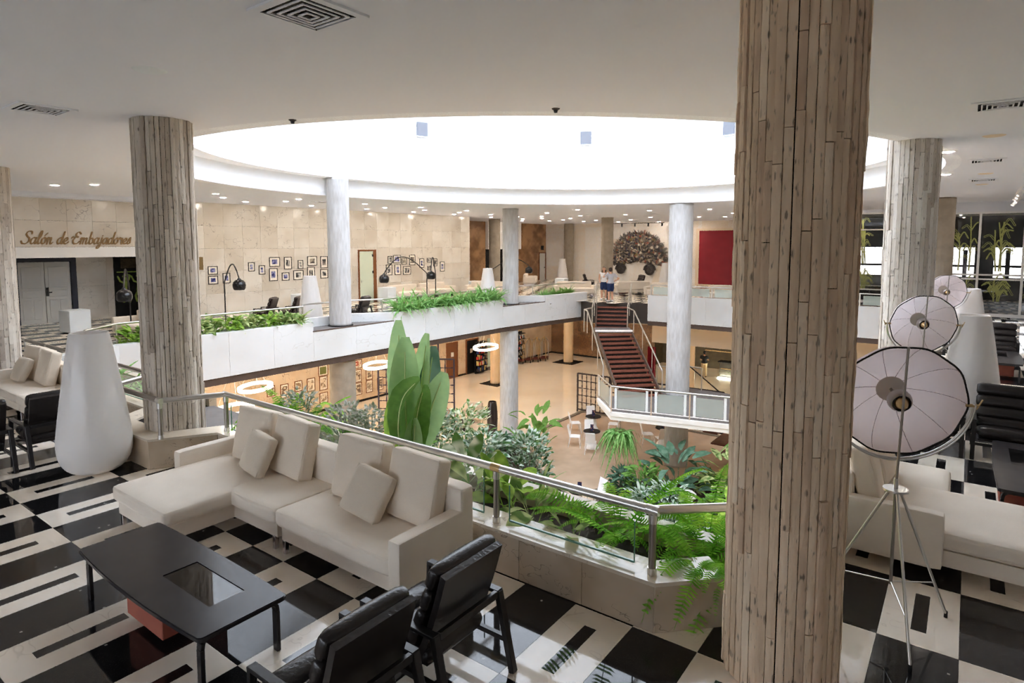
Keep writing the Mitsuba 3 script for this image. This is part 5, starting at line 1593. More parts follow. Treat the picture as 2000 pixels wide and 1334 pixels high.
PICS2 = [(22.1, 2.30, 22.4, 1.91, 1), (22.48, 2.34, 23.02, 1.92, 0), (23.08, 2.16, 23.46, 1.84, 2), (21.97, 1.85, 22.39, 1.30, 1), (22.58, 1.85, 23.01, 1.29, 4), (23.18, 1.73, 23.74, 1.28, 1), (23.65, 2.34, 24.08, 1.78, 2), (24.41, 2.13, 24.76, 1.62, 4),
         (25.0, 2.15, 25.31, 1.90, 1), (25.03, 1.70, 25.28, 1.46, 2), (25.51, 2.11, 25.82, 1.68, 3), (26.06, 1.92, 26.43, 1.36, 4)]
PN2 = ['leftmost upper picture right of the green door', 'wide blue picture second in the upper row right of the green door', 'small wide picture third in the upper row', 'leftmost lower picture right of the green door', 'second lower picture, with a pair of prints', 'wide lower picture of portraits',
       'tall picture in the middle right of the green door', 'picture behind the curve of the long arc lamp', 'small upper picture left of the arc lamp stems', 'small lower picture left of the arc lamp stems', 'dark picture behind the arc lamp stems', 'rightmost picture with a pair of prints, before the brown marble']
for (y0, z1, y1, z0, kind), nm in zip(PICS2, PN2):
    picture(LW, y0, y1, z0, z1, 0.028, MAT_FRAME, PRINTS[kind % 4], 'black framed picture: ' + nm, 'framed photos right of the green door', 0.2, 2 if kind >= 4 else 1)
single('wall_plaque', box(LW, LW + 0.03, 12.1, 12.43, 1.9, 2.41, 0.005), MAT_GOLDSIGN, 'dark gilt plaque beside the near left column', 'plaque')
LP = [(17.41, -4.28, 17.87, -4.83, 0), (18.18, -4.33, 18.66, -5.07, 0), (19.02, -4.31, 19.48, -4.88, 1), (19.78, -4.3, 20.29, -5.02, 1), (20.52, -3.71, 21.15, -4.31, 3), (20.57, -4.33, 21.1, -5.11, 1), (20.56, -5.24, 21.1, -5.84, 1), (22.99, -3.78, 23.54, -4.28, 2),
      (23.02, -4.35, 23.49, -5.1, 0), (23.0, -5.14, 23.5, -5.87, 0), (23.82, -4.38, 24.33, -5.09, 0), (23.82, -5.12, 24.31, -5.87, 1), (24.67, -5.1, 25.14, -5.88, 0)]
LN = ['leftmost, above the fern', 'second from left, above the fern', 'third from left, above the fern', 'fourth from left, left of the grey column', 'olive green one at the top left of the grey column', 'middle one just left of the grey column', 'lowest one just left of the grey column', 'top one just right of the grey column',
      'middle one just right of the grey column', 'lowest one just right of the grey column', 'upper one next to the banana plant', 'lower one next to the banana plant', 'one seen through the iron screen']
MAT_OLIVE = M('olive_print', pr(lin((112, 118, 62)), 0.6))
for (y0, z1, y1, z0, kind), nm in zip(LP, LN):
    picture(LWW, y0, y1, z0, z1, 0.035, MAT_FRAMEBROWN, MAT_OLIVE if kind == 3 else LOWPRINTS[kind], 'brown framed lobby print: ' + nm, 'framed prints on the lobby wall', 0.16)
single('wall_panel', box(-15.36, -12.0, 42.88, 43.0, 0.12, 3.86, 0.02), MAT_RED, 'large plain dark red panel on the back wall', 'wall panel')
t = thing('panel_surround', 'cream frame behind the dark red panel', 'frame')
part(t, 'frame', upright(prism(shapely.geometry.box(-15.6, 0.0, -11.8, 4.0).difference(shapely.geometry.box(-15.36, 0.12, -12.0, 3.86)), 0, 0.1), 'y', 43.0), MAT_CREAMSOFFIT)

# the junk artwork: hundreds of found pieces in a bristling dome on two wheels
aw = thing('junk_artwork', 'big wall artwork of found metal pieces in a bristling dome on two wheels', 'artwork')
AXc, AZc = -20.0, 1.9
MJ = [M('junk_%d' % k, pr(lin(c), 0.5, 0.5)) for k, c in enumerate([(44, 38, 36), (92, 84, 78), (150, 134, 118), (128, 62, 44), (196, 186, 170), (60, 54, 72), (110, 92, 50)])]
junk = {k: [] for k in range(7)}
r2 = random.Random(3)
for k in range(1500):
    a = r2.uniform(-0.15, math.pi + 0.15)
    q = r2.random() ** 0.5
    x, z = AXc + 2.05 * q * math.cos(a), AZc - 0.25 + 2.05 * q * math.sin(a)
    if z < 1.25 + 0.1 * math.sin(x * 9):
        continue
    y = 43.0 - r2.uniform(0.02, 0.30 * (1.1 - q))
    t_ = r2.random()
    ci = r2.choices(range(7), (24, 22, 20, 7, 12, 8, 7))[0]
    if t_ < 0.45:
        L, w = r2.uniform(.12, .42), r2.uniform(.02, .06)
        m = move(turn(box(-L / 2, L / 2, -.02, .02, -w / 2, w / 2), math.degrees(-a) + r2.uniform(-50, 50), (0, 1, 0)), x, y, z)
    elif t_ < 0.75:
        R = r2.uniform(.04, .12)
        m = turn(lathe([(0, 0), (R, 0), (R, .04), (R * .6, .06), (0, .05)], 10), 90, (1, 0, 0))
        m = move(m, x, y, z)
    else:
        m = move(turn(box(-.08, .08, -.04, .04, -.05, .05), r2.uniform(0, 90), (0, 1, 0)), x, y, z)
    junk[ci].append(m)
for k in range(110):
    a = -0.12 + (math.pi + 0.24) * k / 109
    L = r2.uniform(0.2, 0.55)
    x, z = AXc + 2.0 * math.cos(a), AZc - 0.25 + 2.0 * math.sin(a)
    m = obox((x, 42.95, z), (x + L * math.cos(a * 0.9 + 0.15), 42.93, z + L * math.sin(a * 0.9 + 0.1) * 0.7), 0.03, r2.uniform(.02, .07), (0, 1, 0.01))
    junk[0 if r2.random() < .75 else 3].append(m)
for k in range(7):
    part(aw, 'found_pieces', cat(junk[k]), MJ[k], kind='stuff', label=['blackened', 'grey', 'tan', 'rust red', 'pale', 'slate', 'ochre'][k] + ' found pieces')
for x, R in ((-21.35, 0.33), (-19.0, 0.36)):
    wz = 1.0
    for nm, prof, mat in (('tyre', [(R * .62, -.1), (R, -.08), (R, .08), (R * .62, .1), (R * .62, -.1)], MJ[0]), ('wheel_disc', [(0, -.05), (R * .6, -.06), (R * .6, .05), (0, .08)], MJ[1])):
        part(aw, nm, move(turn(lathe(prof, 24), 90, (1, 0, 0)), x, 42.8, wz), mat, 30)
    for q in range(8):
        part(aw, 'spoke', move(turn(box(0.04, R * .58, -.02, .02, -.02, .02), q * 45, (0, 1, 0)), x, 42.72, wz), MJ[0])
    for q in range(9):
        aa = math.radians(10 + q * 20)
        part(aw, 'mudguard_piece', move(turn(box(-.07, .07, -.06, .06, -.05, .05), 90 - math.degrees(aa), (0, 1, 0)), x + (R + .08) * math.cos(aa), 42.8, wz + (R + .08) * math.sin(aa)), MJ[0])

# ------------------------------------------------------------------ plants
def blade(L, W, droop=0.6, n=6, fold=0.12, tipw=0.0, lift=0.9, prof=None, wave=0.0):
    """leaf from the origin, leaving along +x and rising by lift, then drooping; returns (V, F)"""
    t = np.linspace(0, 1, n + 1)
    x = L * t * (1 - 0.12 * droop * t)
    z = L * (lift * t - droop * t * t)
    w = W * (np.sin(np.pi * np.clip(t * 0.94 + 0.05, 0, 1)) ** 0.8 if prof is None else prof(t)) / 2
    V = np.concatenate([np.stack([x, w, z + fold * w + wave * np.sin(t * 19)], 1), np.stack([x, 0 * t, z], 1), np.stack([x, -w, z + fold * w + wave * np.sin(t * 17 + 2)], 1)])
    F, m = [], n + 1
    for k in range(n):
        for r in (0, 1):
            a = r * m + k
            F += [[a, a + m, a + m + 1], [a, a + m + 1, a + 1]]
    return V, np.array(F)


def rot(V, az, el=0.0, roll=0.0):
    c, s = math.cos(roll), math.sin(roll)
    V = V @ np.array([[1, 0, 0], [0, c, -s], [0, s, c]]).T
    c, s = math.cos(el), math.sin(el)
    V = V @ np.array([[c, 0, -s], [0, 1, 0], [s, 0, c]]).T
    c, s = math.cos(az), math.sin(az)
    return V @ np.array([[c, -s, 0], [s, c, 0], [0, 0, 1]]).T


def join(parts):
    Vs, Fs, o = [], [], 0
    for V, F in parts:
        Vs.append(V)
        Fs.append(F + o)
        o += len(V)
    return trimesh.Trimesh(np.vstack(Vs), np.vstack(Fs), process=False)


def strap_plant(n, L, W, droop, seed, lift=0.9, spread=0.05, prof=None):
    r = random.Random(seed)
    ps = []
    for k in range(n):
        l = L * r.uniform(0.6, 1.1)
        V, F = blade(l, W * r.uniform(.8, 1.15), droop * r.uniform(.6, 1.3), 6, 0.25, lift=lift * r.uniform(.5, 1.35), prof=prof or (lambda t: (1 - t ** 3) * np.minimum(1, 0.5 + 4 * t)))
        V = rot(V, r.uniform(0, 6.283), 0, r.uniform(-.4, .4)) + np.array([r.uniform(-spread, spread), r.uniform(-spread, spread), 0])
        ps.append((V, F))
    return join(ps)


def leafy_plant(n, H, R, L, W, seed, droop=0.35, el=(-.2, 1.0)):
    """leaves borne at all heights inside a loose dome"""
    r = random.Random(seed)
    ps = []
    for k in range(n):
        a = r.uniform(0, 6.283)
        h = H * r.random() ** 0.7
        rr = R * math.sqrt(max(0.05, 1 - (h / H - 0.35) ** 2 * 1.6)) * r.random() ** 0.45 * 0.8
        V, F = blade(L * r.uniform(.65, 1.15), W * r.uniform(.7, 1.15), droop * r.uniform(.3, 1.6), 4, 0.2, lift=0.25)
        V = rot(V, a + r.uniform(-.5, .5), r.uniform(*el), r.uniform(-.7, .7)) + np.array([rr * math.cos(a), rr * math.sin(a), h])
        ps.append((V, F))
    for k in range(max(5, n // 16)):
        a = r.uniform(0, 6.283)
        rr = R * r.uniform(.1, .6)
        s = tube([(0.15 * rr * math.cos(a), 0.15 * rr * math.sin(a), 0), (rr * math.cos(a), rr * math.sin(a), H * r.uniform(.5, .95))], 0.008, 4, caps=False)
        ps.append((np.array(s.vertices), np.array(s.faces)))
    return join(ps)


def frond(L, W, droop, lift, npair=22, seed=0, lw=0.5):
    r = random.Random(seed)
    t = np.linspace(0, 1, 30)
    x = L * t * (1 - 0.2 * droop * t)
    z = L * (lift * t - droop * t * t)
    P = np.stack([x, 0 * t, z], 1)
    st_ = tube(P, np.linspace(0.006, 0.0015, 30), 4, caps=False)
    ps = [(np.array(st_.vertices), np.array(st_.faces))]
    tang = np.gradient(P, axis=0)
    tang /= np.linalg.norm(tang, axis=1, keepdims=True)
    for k in range(npair):
        q = 0.10 + 0.89 * k / npair
        i = int(q * 29)
        l = W * math.sin(math.pi * min(1, q * 0.86 + 0.10)) ** 0.7 / 2
        up = np.cross(tang[i], [0, 1, 0])
        for s in (-1, 1):
            d = np.array([0, s, 0]) + tang[i] * 0.25 - np.array([0, 0, 0.12])
            d /= np.linalg.norm(d)
            b = P[i]
            ww = lw * L * 0.89 / npair
            V = np.array([b - tang[i] * ww * .5, b + d * l * .55 - tang[i] * ww * .55 + up * -.01, b + d * l * r.uniform(.9, 1.1), b + d * l * .55 + tang[i] * ww * .55 + up * -.01, b + tang[i] * ww * .5])
            ps.append((V, np.array([[0, 1, 3], [1, 2, 3], [0, 3, 4]])))
    return join(ps)


FRONDS = [shape(frond(1.0, 0.20, d, l, 24, k), MAT_LEAF['fern'], True) for k, (d, l) in enumerate(((0.75, 0.95), (1.15, 1.0), (0.4, 0.8), (1.6, 0.75)))]


def fern(x, y, z, n, L, seed, label, az=(0, 6.283), flat=1.0, only=None):
    r = random.Random(seed)
    key = thing('fern', label, 'fern')
    for k in range(n):
        a = az[0] + (az[1] - az[0]) * (k + r.uniform(-.3, .3)) / n
        l = L * r.uniform(.65, 1.12)
        tw = T().translate([x + r.uniform(-.04, .04), y + r.uniform(-.04, .04), z]).rotate([0, 0, 1], math.degrees(a)).rotate([1, 0, 0], r.uniform(-22, 22)).scale([l, l, l * flat * r.uniform(.75, 1.15)])
        part(key, 'frond', FRONDS[r.choice([0, 0, 1, 1, 2, 3])] if only is None else FRONDS[r.choice(only)], to_world=tw)
    return key


def spoon(t):
    return np.where(t < 0.38, 0.09, np.sin(np.pi * np.clip((t - 0.36) / 0.66, 0, 1)) ** 0.75 + 0.02)


LEAVES = {k: [shape(trimesh.Trimesh(*blade(1.0, w, d, 12, 0.22, lift=l, prof=spoon), process=False), MAT_LEAF[m], True) for d, l in ((0.45, 0.75), (0.8, 0.9), (0.2, 0.6))]
          for k, m, w in (('pale', 'pale', .26), ('var', 'var', .24), ('lime', 'lime', .25), ('green', 'green', .26), ('dark', 'dark', .40))}


def leaf_plant(x, y, z, n, L, kind, seed, label, name='leafy_plant', el=(0, 45), az=(0, 6.283)):
    """each leaf a part: petiole and blade"""
    r = random.Random(seed)
    key = thing(name, label, 'plant')
    for k in range(n):
        a = az[0] + (az[1] - az[0]) * (k + r.uniform(-.4, .4)) / n
        l = L * r.uniform(.6, 1.12)
        tw = T().translate([x + r.uniform(-.05, .05), y + r.uniform(-.05, .05), z + r.uniform(0, .1) * L]).rotate([0, 0, 1], math.degrees(a)).rotate([0, 1, 0], -r.uniform(*el)).rotate([1, 0, 0], r.uniform(-35, 35)).scale([l, l, l])
        part(key, 'leaf', r.choice(LEAVES[kind]), to_world=tw)
    return key


# the banana like plant in the near planter: every leaf shaped on its own
bn = thing('banana_plant', 'tall banana plant with big upright paddle leaves behind the sofa', 'plant')
BX, BY = -5.02, 4.83
RGT, AWAY = np.array([0.8041, 0.5945, 0]), np.array([-0.5945, 0.8041, 0])


def paddle(pts, W, face, fold, mat, curl=0.0):
    """pts: (right, away, up) along the midrib; face: turn of the blade about the midrib, degrees"""
    P = np.array([[BX, BY, 0] + RGT * a + AWAY * b + np.array([0, 0, c]) for a, b, c in pts])
    Q = spline(P, 8)
    n = len(Q)
    t = np.linspace(0, 1, n)
    st0 = 0.30
    w = np.where(t < st0, 0.012, W * np.clip(np.sin(np.pi * np.clip((t - st0) / (1.02 - st0) * 0.93 + 0.07, 0, 1)), 0, 1) ** 0.55 / 2)
    tg = np.gradient(Q, axis=0)
    tg /= np.linalg.norm(tg, axis=1, keepdims=True)
    side = np.cross(tg, -AWAY)
    side /= np.linalg.norm(side, axis=1, keepdims=True)
    nor = np.cross(side, tg)
    a = math.radians(face)
    s2 = side * math.cos(a) + nor * math.sin(a)
    n2 = np.cross(s2, tg)
    m = 7
    V = []
    for j in range(m):
        q = (j / (m - 1) - 0.5) * 2
        off = fold * abs(q) * w[:, None] + curl * (q * q) * w[:, None]
        ripple = 0.006 * np.sin(t * 55 + j)[:, None] * abs(q)
        V.append(Q + s2 * (q * w)[:, None] + n2 * (off + ripple))
    V = np.vstack(V)
    F = []
    for j in range(m - 1):
        for k in range(n - 1):
            b = j * n + k
            F += [[b, b + n, b + n + 1], [b, b + n + 1, b + 1]]
    key = part(bn, 'leaf', trimesh.Trimesh(V, F, process=False), mat, True)
    part(key, 'midrib', tube(Q[: n - 2], np.linspace(0.017, 0.006, n - 2), 6), MAT_MIDRIB, True, label='pale midrib')


B = MAT_LEAF['banana']
paddle([(0.0, .1, .15), (-.06, .12, .75), (-.12, .12, 1.35), (-.13, .15, 2.04)], 0.30, 14, 0.15, B)
paddle([(0.02, 0, .15), (-.02, 0, .62), (-.04, -.02, 1.2), (-.03, -.02, 1.87)], 0.37, -8, 0.16, B)
paddle([(0.06, .12, .15), (.08, .15, .7), (.12, .18, 1.3), (.19, .2, 1.88)], 0.27, 32, 0.3, B)
paddle([(0.08, .18, .15), (.12, .22, .7), (.18, .24, 1.2), (.25, .28, 1.72)], 0.28, -24, 0.25, MAT_LEAF['dark'])
paddle([(0.0, -.06, .15), (-.1, -.1, .72), (-.05, -.14, 1.18), (.16, -.2, 1.44)], 0.26, 42, 0.4, MAT_LEAF['green'], .2)
paddle([(0.05, -.05, .15), (.08, -.08, .6), (.10, -.1, .98), (.20, -.14, 1.36)], 0.25, -46, 0.5, MAT_LEAF['green'], .2)
paddle([(0.06, 0, .15), (.12, 0, .6), (.24, .02, 1.02), (.40, .03, 1.46)], 0.34, -14, 0.2, B)
paddle([(-0.04, 0, .15), (-.14, .03, .45), (-.21, .03, .8), (-.20, .02, 1.18)], 0.18, 30, 0.3, MAT_LEAF['lime'])
paddle([(0.03, -.12, .15), (.05, -.16, .45), (.08, -.18, .72), (.10, -.2, 1.0)], 0.22, 0, 0.5, B, .3)
part(bn, 'stem', tube([(BX, BY, .1), (BX, BY, .45)], [0.09, 0.05], 10), MAT_STEM, True)

# near planter, from the foreground column leftwards
fern(-1.62, 4.84, .25, 20, 1.05, 21, 'bright green fern nearest the foreground column')
fern(-2.4, 4.85, .25, 17, 1.0, 22, 'bright green fern at the corner post of the near rail', flat=1.35)
fern(-1.75, 5.25, .2, 20, 1.0, 23, 'bright fern behind the corner of the near rail', flat=1.5)
fern(-1.42, 4.72, .38, 7, .5, 25, 'fern with fronds hanging over the parapet beside the column', az=(-2.6, -0.6), only=[3, 1])
for n, (x, y, k, L, c, lb) in enumerate([
        (-3.25, 4.75, 12, .55, 'pale', 'yellow green leafy plant behind the right glass panel'), (-3.62, 4.85, 12, .58, 'lime', 'lime green leafy plant right of the rail joint'),
        (-2.75, 4.66, 9, .5, 'pale', 'leafy plant low behind the right glass panel'), (-4.0, 4.78, 13, .55, 'pale', 'pale leafy plant behind the sofa arm'), (-4.35, 4.95, 13, .62, 'var', 'white variegated plant right of the banana plant'),
        (-4.7, 4.66, 13, .58, 'var', 'white variegated plant in front of the banana plant'), (-5.3, 4.72, 13, .6, 'pale', 'pale leafy plant left of the banana plant'), (-5.65, 4.88, 12, .55, 'lime', 'lime leafy plant behind the sofa cushions'),
        (-6.1, 4.72, 12, .5, 'green', 'green leafy plant behind the middle of the near sofa'), (-7.72, 4.62, 9, .4, 'green', 'small leafy plant at the rail post behind the chaise'), (-4.15, 4.62, 8, .4, 'green', 'small leafy plant behind the rail sleeve')]):
    leaf_plant(x, y, .2, k, L, c, 40 + n, lb)
fern(-7.1, 4.85, .25, 26, 1.1, 31, 'upright fern behind the left back cushions', flat=1.6)
fern(-6.65, 4.95, .2, 14, .6, 32, 'small fern behind the near sofa')
for n, (x, y) in enumerate([(-6.35, 5.0), (-5.95, 5.05), (-7.5, 5.1)]):
    single('dusty_shrub', leafy_plant(260, .62, .36, .11, .045, 60 + n), MAT_LEAF['pink'], ['dusty grey shrub left of the banana plant', 'dusty grey shrub just left of the banana leaves', 'sprig of small grey leaves over the glowing ring lamps'][n], 'shrub', to_world=xf(x, y, .2))
# left part of the near planter
for n in range(6):
    x = -10.6 - n * 0.85
    single('strap_plant', strap_plant(34, .75 if n > 2 else .6, .05, .75, 80 + n), MAT_LEAF['strap' if n % 2 else 'green'], 'dark green strap leaved plant behind the left rail', 'plant', 'strap leaved plants behind the left rail', to_world=xf(x, 4.8, .2))
# gallery planters across the atrium
for n in range(12):
    y = 6.9 + n * 0.42
    single('mottled_plant', leafy_plant(60, .40, .36, .27, .12, 100 + n, .5), MAT_LEAF['pale' if n % 3 else 'lime'], 'low mottled leafy plant in the left planter of the far gallery', 'plant', 'mottled plants in the left far planter', to_world=xf(-17.22, y, .3))
single('rosette_plant', strap_plant(44, .62, .08, .8, 131, 1.1), MAT_LEAF['pale'], 'green rosette at the right end of the left far planter', 'plant', to_world=xf(-17.15, 11.65, .35))
for n in range(15):
    y = 15.95 + n * 0.42
    single('spider_plant', strap_plant(64, .82, .065, .95, 140 + n, 1.3), MAT_LEAF['strap'], 'bright green spider plant spilling over the middle far planter', 'plant', 'spider plants in the middle far planter', to_world=xf(-17.0 - .14 * (n % 2), y, .36))
for n in range(7):
    y = 25.5 + n * 0.42
    single('spider_plant', strap_plant(52, .6, .05, .8, 170 + n, 1.1), MAT_LEAF['green' if n > 1 else 'strap'], 'spider plant in the small far planter left of the stair', 'plant', 'spider plants in the small far planter', to_world=xf(-16.95, y, .3))
for n, (x, y) in enumerate([(-1.6, 8.3), (-1.5, 9.2), (-1.6, 10.1)]):
    single('large_fern', strap_plant(60, 1.15, .09, .85, 190 + n, 1.25), MAT_LEAF['strap'], ['first', 'second', 'third'][n] + ' big arching fern in the planter left of the pale stone column', 'fern', to_world=xf(x, y, .38))

# ------------------------------------------------------------------ the planted court below
for n, pts in enumerate([[(-4.2, 17.5), (1.9, 17.0), (2.2, 21.3), (1.2, 23.6), (0.7, 26.8), (-1.6, 28.2), (-4.6, 24.5)], [(2.6, 15.5), (3.1, 22.2), (4.6, 23.0), (8.6, 23.4), (10.5, 20.0), (8.0, 14.8)]]):
    P = Polygon([XY(*p) for p in pts]).intersection(TERR)
    part('floor_terrace', 'bed_soil', prism(P, LOW + 0.02, LOW + 0.10), MAT_SOIL, label='dark planting bed')
    part('floor_terrace', 'bed_edge', prism(P.buffer(0.12).difference(P.buffer(0.01)).intersection(TERR), LOW + 0.02, LOW + 0.14), MAT_PEBBLE, label='pebble edging of the bed')


def court(kind, X, Y, size, seed, label, mat, name='shrub', z=LOW + 0.08):
    u, v = XY(X, Y)
    if kind == 'shrub':
        m = leafy_plant(330, size, size * .55, .42, .13, seed, .3)
    elif kind == 'small':
        m = leafy_plant(220, size, size * .6, .30, .11, seed, .4)
    elif kind == 'strap':
        m = strap_plant(70, size, .07, .8, seed, 1.1, .25)
    else:
        m = leafy_plant(40, size, size * .6, .75, .30, seed, .5, (-.1, .9))
    single(name, m, mat, label, 'plant', to_world=xf(u, v, z), smooth=False)


LFM = MAT_LEAF
for k, a in enumerate([('shrub', -2.9, 23.0, 2.5, LFM['silver'], 'silvery variegated shrub left of the dark tall pot'), ('shrub', -1.9, 23.6, 2.7, LFM['var'], 'tall white variegated shrub before the seated woman'),
                       ('shrub', -1.0, 22.6, 2.0, LFM['silver'], 'silvery shrub left of the grey white lobby column'), ('shrub', -2.3, 21.2, 1.7, LFM['green'], 'green shrub in the left court bed'),
                       ('small', -0.9, 20.8, 1.3, LFM['pale'], 'pale low shrub just over the near rail'), ('shrub', 0.6, 22.8, 1.9, LFM['silver'], 'silvery shrub right of the lobby column'),
                       ('strap', 1.1, 22.0, .95, LFM['strap'], 'bright grassy clump at the right end of the left bed'), ('strap', 0.7, 21.2, .9, LFM['green'], 'green grassy clump in the left bed'),
                       ('big', 1.0, 25.6, 2.0, LFM['green'], 'ragged broad leaved plant above the left bed'), ('small', -3.6, 22.0, 2.2, LFM['green'], 'shrub behind the iron screen'),
                       ('small', 0.2, 19.6, 1.0, LFM['silver'], 'small silvery shrub near the corner of the left bed'), ('small', -0.4, 26.4, .8, LFM['dark'], 'dark low shrub at the foot of the lobby column')]):
    court(a[0], a[1], a[2], a[3], 300 + k, a[5], a[4])
for k, a in enumerate([('big', 5.7, 20.9, 1.9, LFM['dark'], 'dark large leaved plant in front of the bridge column'), ('small', 4.6, 21.0, 1.4, LFM['green'], 'green shrub left of the dark large leaved plant'),
                       ('small', 4.0, 21.6, 1.0, LFM['dark'], 'small dark shrub at the tip of the right bed'), ('shrub', 5.0, 19.2, 1.3, LFM['silver'], 'silvery shrub at the middle of the right bed'),
                       ('shrub', 4.2, 19.0, 1.2, LFM['silver'], 'silvery green shrub near the tip of the right bed'), ('strap', 7.7, 22.4, 1.5, LFM['green'], 'feathery palm clump at the right of the right bed'),
                       ('big', 7.3, 20.2, 1.9, LFM['pale'], 'yellow green broad leaved plant beside the foreground column'), ('big', 6.6, 17.6, 1.5, LFM['lime'], 'lime broad leaved plant low beside the foreground column'),
                       ('strap', 5.6, 18.0, 1.2, LFM['strap'], 'grassy plant among the garden lamps'), ('small', 6.5, 19.0, 1.1, LFM['green'], 'green shrub right of the garden lamps'), ('shrub', 4.9, 17.2, 1.4, LFM['silver'], 'silvery shrub behind the near ferns')]):
    court(a[0], a[1], a[2], a[3], 330 + k, a[5], a[4])
hp = thing('hanging_plant', 'drooping strap leaved plant hanging below the edge of the bridge', 'hanging plant')
u, v = XY(3.95, 22.15)
part(hp, 'foliage', strap_plant(120, .85, .075, 1.9, 401, .6, .28), LFM['strap'], to_world=xf(u, v, -3.95))
part(hp, 'basket', lathe_at([(0, -.2), (.14, -.16), (.2, 0), (.19, 0), (.0, -.1)], u, v, -3.85), MAT_STEM, 40)
part(hp, 'wire', tube([(u, v, -3.9), (u, v, DZ - 0.28)], 0.008, 5), MAT_BLACKMETAL)
for n, (X, Y, z) in enumerate([(5.75, 19.6, 0.85), (5.3, 18.4, 0.85)]):
    u, v = XY(X, Y)
    g = thing('garden_lamp', ['white domed garden lamp among the plants, upper one', 'white domed garden lamp among the plants, lower one'][n], 'garden lamp')
    part(g, 'dome', lathe_at([(0, .2), (.16, .17), (.27, .08), (.3, 0), (.27, -.03), (.0, -.03)], u, v, LOW + 1.0), MAT_LAMPWHITE, 40)
    part(g, 'post', cyl(u, v, LOW + .05, LOW + .98, .06, 14), MAT_LAMPWHITE, 40)


# ------------------------------------------------------------------ court furniture
def wchair_kit():
    k = Kit()
    k.add('seat', soft(-.23, .23, -.23, .23, .445, .475, .02, (0, 0, 0), 2), MAT_CHAIRWHITE, True)
    bk_ = [hull([(s * .21, -.22, .46) for s in (-1, 1)] + [(s * .21, -.20, .46) for s in (-1, 1)] + [(s * .20, -.33, .93) for s in (-1, 1)] + [(s * .19, -.315, .95) for s in (-1, 1)])]
    k.add('back', cat(bk_), MAT_CHAIRWHITE)
    for sx in (-1, 1):
        k.add('leg', tube([(sx * .20, .20, .45), (sx * .22, .25, 0)], .016, 8), MAT_CHAIRWHITE, True)
        k.add('leg', tube([(sx * .20, -.20, .45), (sx * .22, -.27, 0)], .016, 8), MAT_CHAIRWHITE, True)
    return k


WCH = wchair_kit()


def court_table(X, Y, label, chairs, menu):
    u, v = XY(X, Y)
    t = thing('court_table', label, 'table')
    part(t, 'top', cyl(u, v, LOW + .76, LOW + .79, .38, 32), MAT_BLACK, 40)
    part(t, 'base', lathe_at([(0, .76), (.08, .76), (.10, .5), (.2, .2), (.33, .02), (.33, .0), (0, 0)], u, v, LOW + .02), MAT_CHAIRWHITE, 50)
    m = thing('menu_card', menu, 'menu card')
    part(m, 'card', turn(hull([(-.07, -.05, 0), (.07, -.05, 0), (-.07, .05, 0), (.07, .05, 0), (-.07, 0, .3), (.07, 0, .3)]), 40).apply_translation((u, v, LOW + .79)), M('menu_print_%d' % len(scene), pr((lambda p, n, uv: mix(lin((24, 30, 70)), lin((186, 120, 90)), smoothstep(.6, .7, fbm(p.x * 16, p.y * 16, p.z * 16)))), .5)))
    for dX, dY, r, lb in chairs:
        a, b = XY(X + dX, Y + dY)
        tow = math.degrees(math.atan2(v - b, u - a)) - 90 + r
        WCH.put('court_chair', xf(a, b, LOW + .02, tow, s=1.05), lb, 'chair')


court_table(3.62, 27.4, 'round black topped table left of the hanging plant', [(-.75, .15, 0, 'white plastic chair at the left of the table beside the hanging plant'), (-.15, -.75, 0, 'white plastic chair in front of the table beside the hanging plant'), (.0, .75, 0, 'white plastic chair behind the table beside the hanging plant')], 'dark menu card on the table left of the hanging plant')
court_table(4.0, 29.8, 'round black topped table farther back below the stair', [(-.9, -.1, 0, 'white plastic chair left of the farther court table'), (.95, -.3, 0, 'white plastic chair right of the farther court table'), (.0, .8, 0, 'white plastic chair behind the farther court table')], 'menu card on the farther court table')
court_table(7.0, 27.9, 'round table hidden behind the bridge column', [(-.75, .0, 0, 'white plastic chair left of the bridge column'), (-.25, -.6, 30, 'white plastic chair half hidden by the bridge column')], 'menu card on the table behind the bridge column')
court_table(2.32, 20.6, 'round black topped table just over the near rail', [(-.85, .0, 0, 'white plastic chair left of the table just over the near rail'), (.62, .35, 0, 'white plastic chair right of the table just over the near rail')], 'menu card on the table just over the near rail')


def lattice(X0, Y0, X1, Y1, z0, z1, nv, nh, label, mat, name='iron_screen', hang=None):
    k = thing(name, label, 'screen')
    a, b = np.array(XY(X0, Y0)), np.array(XY(X1, Y1))
    d = (b - a) / np.linalg.norm(b - a)
    L = np.linalg.norm(b - a)

    def q(s, z):
        return np.array([a[0] + d[0] * s, a[1] + d[1] * s, z])
    up = (d[0], d[1], 0)
    part(k, 'frame', cat(obox(q(0, z0), q(0, z1), .07, .07, up), obox(q(L, z0), q(L, z1), .07, .07, up), obox(q(0, z1), q(L, z1), .07, .07), obox(q(0, z0 + .12), q(L, z0 + .12), .06, .06)), mat)
    for i in range(1, nv + 1):
        zz = np.linspace(z0 + .12, z1, 24)
        part(k, 'upright_bar', tube([q(L * i / (nv + 1), z) for z in zz], 0.024 + 0.012 * np.sin(np.arange(24) * 2.2), 6), mat, True)
    for j in range(1, nh + 1):
        ss = np.linspace(0, L, 14)
        part(k, 'cross_bar', tube([q(s, z0 + .12 + (z1 - z0 - .12) * j / (nh + 1)) for s in ss], 0.022 + 0.012 * np.sin(np.arange(14) * 2.2), 6), mat, True)
    if hang:
        part(k, 'hanger', cat(obox(q(L * .42, z1), q(L * .42, SLAB - .05), .07, .07, up)), mat)
    return k


